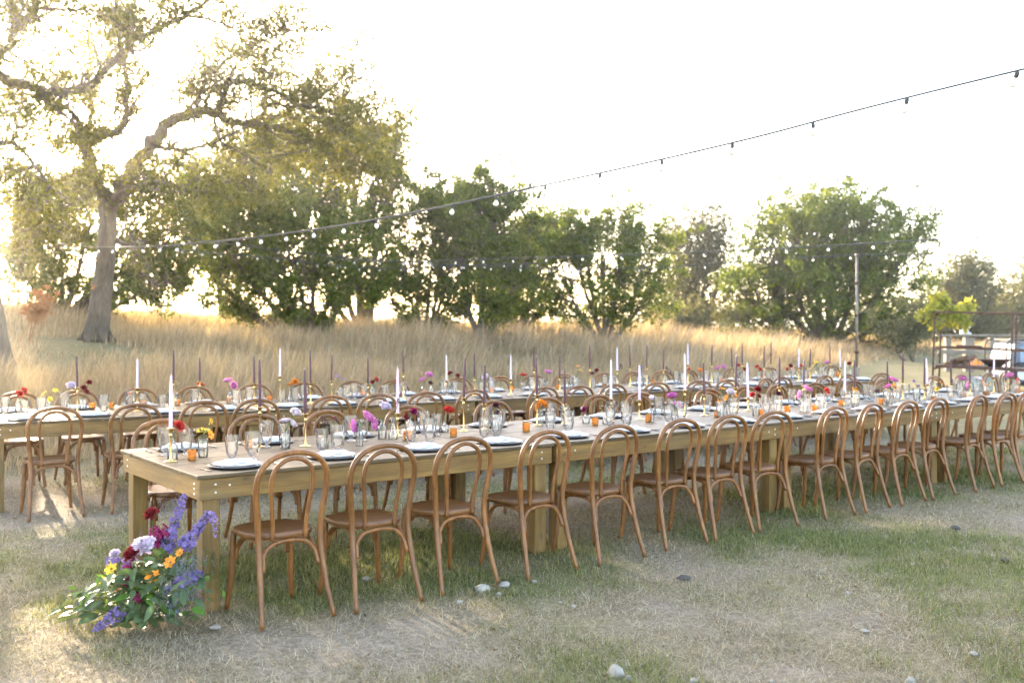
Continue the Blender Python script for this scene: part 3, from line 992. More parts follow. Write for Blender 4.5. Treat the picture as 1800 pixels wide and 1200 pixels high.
def chair_meshes():
    out = {}
    mb = MB()
    hoop = sym([(-.208, -.305, 0), (-.192, -.258, .15), (-.181, -.215, .32), (-.178, -.196, .455), (-.189, -.205, .58), (-.204, -.222, .70), (-.192, -.240, .795), (-.128, -.252, .868), (0, -.257, .897)])
    mb.tube(catmull(hoop, 5), [.0135, .017, .0175, .0165, .0155, .0155, .0165, .0175, .017, .0135], 9)
    out['back_hoop'] = mb.mesh('back_hoop', M['chair'], True)
    mb = MB()
    inner = sym([(-.096, -.189, .425), (-.098, -.194, .52), (-.110, -.210, .63), (-.121, -.227, .725), (-.106, -.240, .805), (-.057, -.247, .85), (0, -.2495, .864)])
    mb.tube(catmull(inner, 5), .0125, 8)
    out['inner_hoop'] = mb.mesh('inner_hoop', M['chair'], True)
    # seat
    mb = MB()
    ring = []
    n = 36
    for j in range(n):
        a = 2 * math.pi * j / n
        ca, sa = math.cos(a), math.sin(a)
        e = 2 / 2.9
        x = abs(ca) ** e * (1 if ca > 0 else -1)
        y = abs(sa) ** e * (1 if sa > 0 else -1)
        ring.append((x * (.196 + .014 * y), y * .198 + .004))
    def lay(f, z):
        return [(x * f, y * f, z) for x, y in ring]
    layers = [lay(.93, .428), lay(.985, .431), lay(1, .437), lay(1, .455), lay(.985, .4605), lay(.95, .4625), lay(.82, .4595), lay(.5, .456), lay(.01, .4545)]
    vs = [p for l in layers for p in l]
    fs = [(i * n + j, i * n + (j + 1) % n, (i + 1) * n + (j + 1) % n, (i + 1) * n + j) for i in range(len(layers) - 1) for j in range(n)]
    fs.append(tuple(range(n - 1, -1, -1)))
    mb.add(vs, fs)
    out['seat'] = mb.mesh('seat', M['seat'], True)
    mb = MB()
    mb.tube(catmull([(0, 0, .434), (.006, .004, .30), (.013, .012, .15), (.028, .030, 0)], 4), [.017, .019, .0175, .0135], 9)
    out['leg_r'] = mb.mesh('front_leg', M['chair'], True)
    mb = MB()
    mb.tube(catmull([(0, 0, .434), (-.006, .004, .30), (-.013, .012, .15), (-.028, .030, 0)], 4), [.017, .019, .0175, .0135], 9)
    out['leg_l'] = mb.mesh('front_leg', M['chair'], True)
    # arched braces between neighbouring legs
    def lp(which, z):
        if which[0] == 'f':
            t = 1 - z / .434
            s = 1 if which[1] == 'r' else -1
            return Vector((s * (.168 + .026 * t ** 1.4 - .016), .155 + .024 * t ** 1.5, z))
        s = 1 if which[1] == 'r' else -1
        y = np.interp(z, [0, .15, .32, .455], [-.305, -.258, -.215, -.196])
        x = np.interp(z, [0, .15, .32, .455], [.208, .192, .181, .178])
        return Vector((s * (x - .020), y + .006, z))
    for key, a, b, inw in (('front', 'fl', 'fr', (0, -.02)), ('back', 'rl', 'rr', (0, .022)), ('left', 'fl', 'rl', (.012, 0)), ('right', 'fr', 'rr', (-.012, 0))):
        mb = MB()
        w3 = Vector((inw[0], inw[1], 0))
        A0, A1, B1, B0 = lp(a, .275), lp(a, .345), lp(b, .345), lp(b, .275)
        top = .415
        pts = [A0 + w3 * .3, A1 + w3 * .6 + (B1 - A1) * .03, (A1.lerp(B1, .17) + w3) * 1, A1.lerp(B1, .36) + w3, A1.lerp(B1, .5) + w3, A1.lerp(B1, .64) + w3, A1.lerp(B1, .83) + w3, B1 + w3 * .6 - (B1 - A1) * .03, B0 + w3 * .3]
        for i, z in ((2, .398), (3, top), (4, top + .002), (5, top), (6, .398)):
            pts[i].z = z
        mb.tube(catmull(pts, 4), .0125, 8)
        out['brace_' + key] = mb.mesh('brace', M['chair'], True)
    mb = MB()
    mb.lathe([(.0001, .0022), (.0045, .0015), (.0048, -.002)], 8)
    out['screw'] = mb.mesh('screw', M['socket'], True)
    return out

CH = chair_meshes()
def chair(p, rz, desc, group):
    root = empty('bentwood_chair', p, rz)
    obj('seat', CH['seat'], root)
    obj('back_hoop', CH['back_hoop'], root)
    obj('inner_hoop', CH['inner_hoop'], root)
    obj('leg', CH['leg_r'], root, (.168, .155, 0))
    obj('leg', CH['leg_l'], root, (-.168, .155, 0))
    for k in ('front', 'back', 'left', 'right'):
        obj('brace', CH['brace_' + k], root)
    for s in (-1, 1):
        obj('screw', CH['screw'], root, (s * .096, -.2015, .442), (R(90), 0, 0))
    reg(root, desc, 'chair', group, to_px(p))
    return root

SEATS = {
    ('front', 'near'): (-.165, [518, 675, 817, 957, 1081, 1203, 1286, 1368, 1467, 1532, 1595, 1650, 1720, 1769, 1812]),
    ('front', 'far'): (ROW1.w + .09, [281, 447, 576, 712, 867, 964, 1049, 1126, 1240, 1310, 1368, 1430, 1500, 1553, 1640, 1690, 1737, 1770]),
    ('back', 'near'): (-.235, [97, 241, 360, 454, 583, 665, 751, 833, 953, 1018, 1077, 1157, 1233, 1279, 1340, 1376, 1448, 1488, 1552]),
    ('back', 'far'): (ROW2.w + .08, [30, 137, 242, 344, 447, 533, 620, 690, 805, 878, 937, 990, 1060, 1112, 1163, 1212, 1289, 1352, 1405, 1460]),
}
for (rn, side), (v, cols) in SEATS.items():
    row = ROW1 if rn == 'front' else ROW2
    back = -.25 if side == 'near' else .25
    for c in cols:
        u = row.u_for(c, v + back)
        p = row.at(u, v + random.uniform(-.025, .025))
        p.z = gz(p.x, p.y) - .004
        turn = R(random.gauss(0, 3.0)) + (R(14) if c == 1340 else 0)
        chair(p, row.ang + turn + (0 if side == 'near' else math.pi), 'brown bentwood chair on the %s side of the %s table row' % (side, rn), 'bentwood chairs at the farm tables')

# ---------------------------------------------------------------- tableware
def tableware():
    t = {}
    mb = MB()
    nb = 96
    mb.lathe([(.0001, .006), (.11, .006), (.128, .010), (.150, .0155), (.158, .0165), (.1625, .0155), (.163, .012), (.150, .006), (.115, .0005), (.0001, .0005)], nb, mod=lambda i, j: 1 + (.012 if 4 <= i <= 6 and j % 2 else 0))
    t['charger'] = mb.mesh('charger_plate', M['charger'], True)
    mb = MB()
    mb.lathe([(.0001, .009), (.088, .009), (.100, .012), (.128, .0185), (.1315, .0195), (.133, .0185), (.112, .009), (.09, .004), (.0001, .0035)], 48)
    t['plate'] = mb.mesh('dinner_plate', M['plate'], True)
    for v in range(4):
        mb = MB()
        random.seed(50 + v)
        for lay in range(3):
            nxx, nyy = 14, 10
            w_, d_ = .205 - .020 * lay, .140 - .022 * lay
            ox, oy = random.uniform(-.01, .01), random.uniform(-.008, .008)
            zb = .003 + .0085 * lay
            th = .0072
            vs = []
            for s in (0, 1):
                for b in range(nyy + 1):
                    for a in range(nxx + 1):
                        x = (a / nxx - .5) * w_
                        y = (b / nyy - .5) * d_
                        wv = .0055 * noise.noise(Vector((x * 19 + v * 7, y * 26 + lay * 3, v))) + .003 * noise.noise(Vector((x * 60, y * 60, v + 9)))
                        edge = max(abs(a / nxx - .5), abs(b / nyy - .5)) * 2
                        z = zb + (th * (1 - .5 * max(0, (edge - .72) / .28) ** 2) if s else 0) + wv - .010 * max(0, abs(x) / (w_ / 2) - .55) * (1 if lay == 0 else .4)
                        vs.append((x * (1 + .03 * noise.noise(Vector((y * 30, v, lay)))) + ox, y * (1 + .05 * noise.noise(Vector((x * 25, v + 3, lay)))) + oy, z))
            st = (nxx + 1) * (nyy + 1)
            fs = []
            for b in range(nyy):
                for a in range(nxx):
                    i = b * (nxx + 1) + a
                    fs.append((st + i, st + i + 1, st + i + nxx + 2, st + i + nxx + 1))
                    fs.append((i, i + nxx + 1, i + nxx + 2, i + 1))
            rim = [a for a in range(nxx)] + [b * (nxx + 1) + nxx for b in range(nyy)] + [nyy * (nxx + 1) + a for a in range(nxx, 0, -1)] + [b * (nxx + 1) for b in range(nyy, 0, -1)]
            for i in range(len(rim)):
                a, b = rim[i], rim[(i + 1) % len(rim)]
                fs.append((a, b, b + st, a + st))
            mb.add(vs, fs)
        t['napkin%d' % v] = mb.mesh('napkin', M['napkin'], True)
    random.seed(99)
    mb = MB()                                                      # fork: handle, neck, four tines
    mb.box((0, -.045, .004), (.011, .095, .0035), bev=.0015)
    mb.tube([(0, 0, .004), (0, .03, .005)], [.004, .0032], 6)
    mb.box((0, .043, .006), (.022, .026, .0026), bev=.001)
    for k in range(4):
        mb.tube([(-.0095 + .0063 * k, .054, .006), (-.0095 + .0063 * k, .075, .009), (-.0095 + .0063 * k, .096, .007)], [.0021, .0018, .0009], 5)
    t['fork'] = mb.mesh('fork', M['steel'], True)
    mb = MB()                                                      # knife: round handle, blade with a belly
    mb.tube([(0, -.10, .006), (0, -.06, .006), (0, -.01, .006), (0, .0, .006)], [.0035, .006, .005, .004], 8)
    out = [(-.006, 0), (-.008, .05), (-.006, .10), (.0, .118), (.005, .105), (.005, .0)]
    vs = [(x, y, z) for z in (.0055, .0068) for x, y in out]
    fs = [tuple(range(5, -1, -1)), tuple(range(6, 12))] + [(i, (i + 1) % 6, 6 + (i + 1) % 6, 6 + i) for i in range(6)]
    mb.add(vs, fs)
    t['knife'] = mb.mesh('knife', M['steel'], True)
    # goblet of cut crystal
    def facet(i, j):
        return 1 + (.035 if (i in (6, 7, 8, 9) and j % 2) else 0)
    prof = [(.0001, .0), (.035, .0), (.0375, .0025), (.024, .006), (.012, .010), (.011, .016), (.022, .024), (.0335, .038), (.0395, .065), (.0425, .100), (.0455, .145), (.0485, .172), (.0470, .172), (.0440, .145), (.0408, .100), (.0375, .066), (.0300, .045), (.0001, .036)]
    mb = MB()
    mb.lathe(prof, 24, mod=lambda i, j: 1 + (.045 if (6 <= i <= 10 and (j + i) % 2) else 0))
    t['goblet'] = mb.mesh('goblet', M['crystal'], False)
    # amber votive with knobbly outside
    mb = MB()
    op = [(.0001, .0), (.027, .0), (.0295, .004)] + [(.030 + .0009 * (q % 2), .008 + .0065 * q) for q in range(9)] + [(.0305, .070), (.0285, .070), (.0265, .012), (.0001, .010)]
    mb.lathe(op, 28, mod=lambda i, j: 1 + (.045 if (3 <= i <= 11 and (i + j) % 2) else 0))
    t['votive_glass'] = mb.mesh('votive_glass', M['amber'], False)
    mb = MB()
    mb.lathe([(.0001, .011), (.019, .011), (.0195, .025), (.015, .027), (.0001, .0265)], 14)
    mb.tube([(0, 0, .026), (.001, 0, .034)], .0012, 5)
    t['tealight'] = mb.mesh('tealight', M['tealight'], True)
    # bud vases: five shapes
    def open_vase(prof, thick, n, mod=None):
        inner = [(max(.0001, r - thick), z + (thick if i == 0 else 0)) for i, (r, z) in enumerate(prof)]
        q = [(.0001, 0)] + prof + inner[::-1] + [(.0001, .006)]
        b = MB()
        b.lathe(q, n, mod=mod)
        return b
    V = []
    V.append((open_vase([(.030, 0), (.0315, .003), (.0315, .075), (.029, .088), (.018, .100), (.0125, .106), (.0125, .130), (.0155, .136)], .0022, 24), .136, .0125))
    V.append((open_vase([(.026, 0), (.028, .004), (.031, .050), (.030, .085), (.026, .098), (.027, .112)], .0022, 24, lambda i, j: 1 + (.05 if j % 2 and 1 < i < 13 else 0)), .112, .026))
    V.append((open_vase([(.034, 0), (.036, .004), (.032, .030), (.020, .066), (.0135, .095), (.012, .125), (.0165, .142)], .0022, 24), .142, .012))
    V.append((open_vase([(.028, 0), (.030, .003), (.030, .045), (.024, .054), (.011, .062), (.011, .078), (.0135, .082)], .0022, 20), .082, .011))
    V.append((open_vase([(.024, 0), (.026, .003), (.026, .085), (.023, .096), (.016, .103), (.016, .118), (.0185, .122)], .0022, 12), .122, .016))
    t['vase'] = [(b.mesh('bud_vase', M['bottle'], k != 4), h, r) for k, (b, h, r) in enumerate(V)]
    # candlestick feet and tapers
    t['stick'] = {}
    return t
TW = tableware()

def candlestick_mesh(h):
    key = round(h, 2)
    if key in TW['stick']:
        return TW['stick'][key], key
    h = key
    b = MB()
    b.lathe([(.0001, 0), (.036, 0), (.0375, .0015), (.037, .004), (.028, .0065), (.014, .009), (.0075, .014), (.0052, .022), (.0046, h * .5), (.0048, h - .055), (.0085, h - .048), (.0105, h - .043), (.0085, h - .038), (.006, h - .033), (.0075, h - .027), (.0130, h - .018), (.0155, h - .006), (.0195, h - .003), (.0195, h), (.0145, h), (.0125, h - .012), (.0001, h - .013)], 18)
    TW['stick'][key] = b.mesh('candlestick', M['brass'], True)
    return TW['stick'][key], key

def taper_mesh(L_, colour, curl=False):
    b = MB()
    b.lathe([(.0001, 0), (.0105, 0), (.0112, .02), (.0108, L_ * .35), (.0092, L_ * .75), (.0068, L_ * .95), (.0042, L_ * .99), (.0012, L_)], 14)
    if curl:
        b.tube(catmull([(0, 0, L_ - .003), (.0, 0, L_ + .014), (.012, 0, L_ + .024), (.026, 0, L_ + .022)], 4), [.0016, .0014], 5, 1)
    else:
        b.tube([(0, 0, L_ - .002), (.0012, 0, L_ + .012)], [.0014, .001], 5, 1)
    return b.mesh('taper_candle', [M[colour], M['wick']], True)
TAPERS = {}
def place_candle(row, rn, px, y_tip, y_bot, colour, y_base=None, v=None, curl=False):
    if y_base is not None:
        p = on_plane(px, y_base, T_H)
        u, v = row.uv(p)
        v = min(row.w - .42, max(.42, v))
    u = row.u_for(px, v)
    p = row.at(u, v, T_H + .0008)
    zc = EYE - (y_bot - HORIZON) * p.y / F_PX
    zt = EYE - (y_tip - HORIZON) * p.y / F_PX
    h = min(.30, max(.085, zc - T_H + .012))
    me_, h = candlestick_mesh(h)
    s = obj('candlestick', me_, None, p, (0, 0, random.random() * 6))
    reg(s, 'slender brass candlestick on the %s table row' % rn, 'candlestick', 'brass candlesticks', px)
    L_ = round(min(.36, max(.24, zt - (T_H + h - .012))), 2)
    key = (L_, colour, curl)
    if key not in TAPERS:
        TAPERS[key] = taper_mesh(L_, colour, curl)
    c = obj('taper_candle', TAPERS[key], None, p + Vector((0, 0, h - .0118)), (R(random.gauss(0, .8)), R(random.gauss(0, .9)), 0))
    cn = {'plum': 'dark plum', 'lilac': 'pale lilac', 'pinkwax': 'blush pink'}[colour]
    reg(c, '%s taper candle standing on the %s table row%s' % (cn, rn, ' with a long curled wick' if curl else ''), 'candle', 'taper candles', px)

for px, yt, yb, col, base in [
    (300, 660, 757, 'pinkwax', 811), (457, 632, 717, 'plum', 783), (537, 648, 731, 'plum', 784), (699, 647, 730, 'pinkwax', 762), (815, 628, 701, 'plum', 753), (851, 640, 712, 'plum', 751), (944, 627, 697, 'plum', 737), (993, 647, 713, 'plum', 743),
    (1074, 632, 703, 'lilac', 729), (1124, 642, 706, 'lilac', 737), (1204, 621, 687, 'lilac', 730), (1238, 637, 696, 'plum', 730), (1293, 624, 683, 'plum', 724), (1315, 637, 700, 'lilac', 722), (1370, 627, 682, 'plum', 722), (1413, 632, 679, 'plum', 714),
    (1485, 634, 692, 'lilac', 711), (1502, 632, 683, 'plum', 707), (1560, 635, 685, 'plum', 704), (1587, 621, 670, 'plum', 702), (1625, 630, 678, 'plum', 701), (1630, 628, 676, 'lilac', 698), (1672, 630, 675, 'plum', 696), (1705, 628, 672, 'plum', 694),
    (1747, 617, 664, 'lilac', 690), (1768, 620, 670, 'plum', 689)]:
    place_candle(ROW1, 'front', px, yt, yb, col, base, curl=(px == 699))
for q, (px, yt, yb, col) in enumerate([(136, 625, 683, 'plum'), (241, 630, 684, 'lilac'), (305, 615, 670, 'plum'), (351, 628, 672, 'plum'), (447, 625, 675, 'plum'), (492, 612, 663, 'lilac'), (546, 612, 675, 'plum'), (583, 623, 671, 'plum'), (647, 628, 676, 'plum'), (709, 615, 658, 'plum'), (785, 624, 671, 'lilac'),
    (834, 620, 664, 'plum'), (898, 623, 668, 'lilac'), (939, 610, 651, 'plum'), (984, 623, 663, 'plum'), (1037, 606, 647, 'plum'), (1085, 610, 653, 'lilac'), (1108, 606, 645, 'plum'), (1137, 606, 645, 'plum'), (1166, 613, 651, 'plum'), (1209, 603, 643, 'lilac'), (1251, 606, 641, 'plum'), (1287, 612, 648, 'plum'), (1305, 602, 640, 'plum'),
    (1343, 608, 646, 'plum'), (1355, 602, 638, 'plum'), (1404, 612, 647, 'lilac'), (1424, 612, 645, 'plum'), (1459, 608, 638, 'plum'), (1477, 613, 646, 'lilac')]):
    place_candle(ROW2, 'back', px, yt, yb, col, None, .68 + (.17 if yb < 668 - .02 * px else -.12) + .05 * ((q * 7) % 3 - 1))

# place settings
def setting(row, rn, u, near, k):
    v = .235 if near else row.w - .235
    a = row.ang + (0 if near else math.pi)
    side = 'near' if near else 'far'
    px = to_px(row.at(u, v))
    if px > 1850 or px < -40:
        return
    w = ', %s table row, %s side' % (rn, side)
    p = row.at(u, v, T_H + .0012)
    jit = lambda s: random.uniform(-s, s)
    p0 = p + Vector((jit(.012), jit(.012), 0))
    reg(obj('charger_plate', TW['charger'], None, p0, (0, 0, a)), 'dark beaded charger plate' + w, 'plate', 'charger plates', px)
    reg(obj('dinner_plate', TW['plate'], None, p0 + Vector((jit(.004), jit(.004), .0035)), (0, 0, a)), 'pale dinner plate on charger' + w, 'plate', 'dinner plates', px)
    reg(obj('napkin', TW['napkin%d' % random.randrange(4)], None, p0 + Vector((jit(.01), jit(.01), .0135)), (0, 0, a + R(random.gauss(-4, 14)))), 'folded linen napkin on plate' + w, 'napkin', 'linen napkins', px)
    fx = Vector((math.cos(a), math.sin(a), 0))
    fy = Vector((-math.sin(a), math.cos(a), 0))
    reg(obj('fork', TW['fork'], None, p - fx * (.205 + jit(.01)) - fy * .03, (0, 0, a + R(random.gauss(0, 5)))), 'dark metal fork by plate' + w, 'fork', 'forks', px)
    reg(obj('knife', TW['knife'], None, p + fx * (.205 + jit(.01)) - fy * .03, (0, 0, a + R(random.gauss(0, 5)))), 'dark metal knife by plate' + w, 'knife', 'knives', px)
    g0 = p + fx * (.15 + jit(.03)) + fy * (.215 + jit(.02))
    g0.z = T_H + .001
    reg(obj('goblet', TW['goblet'], None, g0, (0, 0, random.random() * 6), random.uniform(.97, 1.04)), 'cut crystal goblet' + w, 'goblet', 'crystal goblets', to_px(g0))
    if rn == 'front' or k % 2 == 0:
        g1 = p + fx * (.06 + jit(.03)) + fy * (.27 + jit(.02))
        g1.z = T_H + .001
        reg(obj('goblet', TW['goblet'], None, g1, (0, 0, random.random() * 6), (.86, .86, random.uniform(.84, .95))), 'small crystal wine goblet' + w, 'goblet', 'crystal goblets', to_px(g1))

for row, rn in ((ROW1, 'front'), (ROW2, 'back')):
    for k in range(row.count):
        for i in range(4):
            u = k * row.tl + row.tl * (i + .5) / 4
            setting(row, rn, u + random.uniform(-.02, .02), True, k * 4 + i)
            setting(row, rn, u + random.uniform(-.02, .02), False, k * 4 + i)

def votive(row, rn, px, py):
    p = on_plane(px, py, T_H)
    u, v = row.uv(p)
    v = min(row.w - .30, max(.40, v))
    p = row.at(row.u_for(px, v), v, T_H + .001)
    r = obj('votive', TW['votive_glass'], None, p, (0, 0, random.random() * 6), random.uniform(.82, .95))
    obj('tealight', TW['tealight'], r)
    reg(r, 'amber glass votive cup on the %s table row' % rn, 'votive', 'amber votives', px)
for px, py in [(337, 808), (437, 788), (716, 773), (797, 767), (925, 758), (1046, 747), (1140, 741), (1260, 733), (1337, 731), (1384, 725), (1432, 723), (1478, 713), (1548, 711), (1640, 706), (1694, 698), (1733, 697), (1790, 692)]:
    votive(ROW1, 'front', px, py)
for px, py in [(162, 719), (195, 716), (252, 715), (312, 711), (402, 707), (474, 706), (583, 704), (638, 697), (745, 693), (864, 691), (900, 683), (981, 684), (1062, 681), (1148, 675), (1198, 671), (1268, 667), (1340, 664), (1423, 661), (1472, 657)]:
    votive(ROW2, 'back', px, py)

# ---------------------------------------------------------------- flowers
def petal_patch(b, az, tilt, r0, ln, wd, cup, z0, curl=0.0, nu=3, nv=3):
    """one cupped petal: leaves the axis at radius r0, height z0, leaning out by tilt"""
    ca, sa = math.cos(az), math.sin(az)
    vs = []
    for i in range(nv + 1):
        t = i / nv
        w = wd * math.sin(math.pi * min(1, .18 + .68 * t)) ** .8
        an = tilt + curl * t
        rr = r0 + ln * t * math.sin(an)
        zz = z0 + ln * t * math.cos(an)
        for j in range(nu + 1):
            s = j / nu * 2 - 1
            x = rr - cup * wd * s * s * math.cos(an)
            z = zz + cup * wd * s * s * math.sin(an)
            y = s * w / 2
            vs.append((x * ca - y * sa, x * sa + y * ca, z))
    fs = [(i * (nu + 1) + j, i * (nu + 1) + j + 1, (i + 1) * (nu + 1) + j + 1, (i + 1) * (nu + 1) + j) for i in range(nv) for j in range(nu)]
    b.add(vs, fs)

def bloom_mesh(kind):
    b = MB()
    random.seed(hash(kind) % 1 + len(kind) * 3)
    ga = 2.39996
    if kind == 'rose':
        for k in range(34):
            t = k / 33
            petal_patch(b, k * ga, .06 + .80 * t, .002 + .012 * t, .027 + .010 * t, .024 + .022 * t, .40 - .10 * t, .004 - .004 * t, -.40 + .75 * t)
    elif kind == 'ranunculus':
        for k in range(44):
            t = k / 43
            petal_patch(b, k * ga, .02 + 1.45 * t ** 1.1, .002 + .013 * t, .024 + .004 * t, .014 + .012 * t, .35, .006, -.25 + .2 * t, 2, 3)
    elif kind == 'carnation':
        for k in range(60):
            t = k / 59
            petal_patch(b, k * ga + random.uniform(-.3, .3), .05 + 1.55 * t + random.uniform(-.12, .12), .002, .026 + .006 * random.random(), .013 + .006 * random.random(), random.uniform(-.5, .5), .003, random.uniform(-.3, .3), 2, 2)
    elif kind == 'cosmos':
        for k in range(7):
            petal_patch(b, k * math.pi * 2 / 7, 1.2 + random.uniform(-.12, .12), .003, .027, .019, .15, .004, .15, 2, 3)
        b.ball((0, 0, .006), .006, 8, 5, 1, (1, 1, .7))
    elif kind == 'tulip':
        for k in range(6):
            petal_patch(b, k * math.pi / 3, .55, .002, .042, .032, .35, 0, -.95, 2, 4)
    elif kind == 'globe':
        for k in range(50):
            t = (k + .5) / 50
            th = math.acos(1 - 2 * t)
            petal_patch(b, k * ga, th, .004, .016, .008, .2, .012, .1, 1, 2)
    elif kind == 'berries':
        for k in range(9):
            a, h = k * ga, .01 + .006 * k
            q = (math.cos(a) * (.016 - .001 * k), math.sin(a) * (.016 - .001 * k), h)
            b.ball(q, .0065, 7, 5)
            b.tube([(0, 0, max(0, h - .015)), q], .0009, 4, 1)
    return b
BL = {}
def bloom(kind, colour):
    if (kind, colour) not in BL:
        mats = [M['petal_' + colour], M['stem'] if kind == 'berries' else M['seed']]
        BL[(kind, colour)] = bloom_mesh(kind).mesh(kind + '_bloom', mats, kind not in ('carnation',))
    return BL[(kind, colour)]
mb = MB()
for s in (-1, 1):
    mb.add([(0, 0, 0), (s * .008, .012, .003), (s * .009, .024, .004), (0, .042, 0), (0, .014, -.001)], [(0, 1, 4), (4, 1, 2), (4, 2, 3)] if s > 0 else [(0, 4, 1), (4, 2, 1), (4, 3, 2)])
LEAF_S = mb.mesh('small_leaf', M['stem'], True)

NAMES = {'rose': 'rose', 'ranunculus': 'ranunculus', 'carnation': 'carnation', 'cosmos': 'cosmos flower', 'tulip': 'tulip', 'globe': 'globe flower', 'berries': 'berry sprig'}
COLN = {'darkplum': 'dark plum', 'blush': 'blush white', 'wine': 'wine red', 'coral': 'coral red'}
def vase(row, rn, px, py, shape, stems):
    """a small vase at a place on the table, and flower stems (px, py, kind, colour, size) standing in it"""
    p = on_plane(px, py, T_H)
    u, v = row.uv(p)
    v = min(row.w - .40, max(.42, v))
    p = row.at(row.u_for(px, v), v, T_H + .001)
    me_, h, rn_ = TW['vase'][shape]
    o = obj('bud_vase', me_, None, p, (0, 0, random.random() * 6))
    sh = ['tall clear bottle', 'ribbed glass vase', 'flared glass carafe', 'squat clear bottle', 'faceted glass bottle'][shape]
    reg(o, '%s holding flowers on the %s table row' % (sh, rn), 'vase', 'bud vases', px)
    for (fx, fy, kind, colour, size) in stems:
        q = P(fx, fy, p.y + random.uniform(-.02, .02))
        if q.z < p.z + h + .005:
            q.z = p.z + h + .005
        q.x = max(p.x - .16, min(p.x + .16, q.x))
        r = empty(kind + '_stem', p + Vector((0, 0, .008)))
        lo = Vector((random.uniform(-.4, .4) * rn_, random.uniform(-.4, .4) * rn_, 0))
        mid = Vector((lo.x * -.5, lo.y * -.5, h - .012))
        e = q - r.location
        path = catmull([lo, mid, mid.lerp(e, .5) + Vector((0, 0, .01)), e], 4)
        b = MB()
        b.tube(path, .0017 if kind not in ('rose', 'tulip') else .0023, 5)
        obj('stem', b.mesh('stem', M['stem'], True), r)
        d = (path[-1] - path[-2]).normalized() + Vector((random.gauss(0, .25), -.35 + random.gauss(0, .2), .2))
        if kind == 'berries':
            d = Vector((0, 0, 1))
        eul = d.to_track_quat('Z', 'Y').to_euler()
        obj('bloom', bloom(kind, colour), r, e - d.normalized() * .008, eul, size)
        for k in range(random.choice((1, 2)) if kind in ('rose', 'carnation', 'cosmos') else 0):
            w_ = path[-3 - k]
            if w_.z > h - .01:
                obj('leaf', LEAF_S, r, w_, (R(random.uniform(10, 60)), 0, random.random() * 6), random.uniform(.6, 1.0))
        reg(r, '%s %s in small vase, %s table row' % (COLN.get(colour, colour), NAMES[kind], rn), 'flower', 'cut flowers in bud vases', fx)

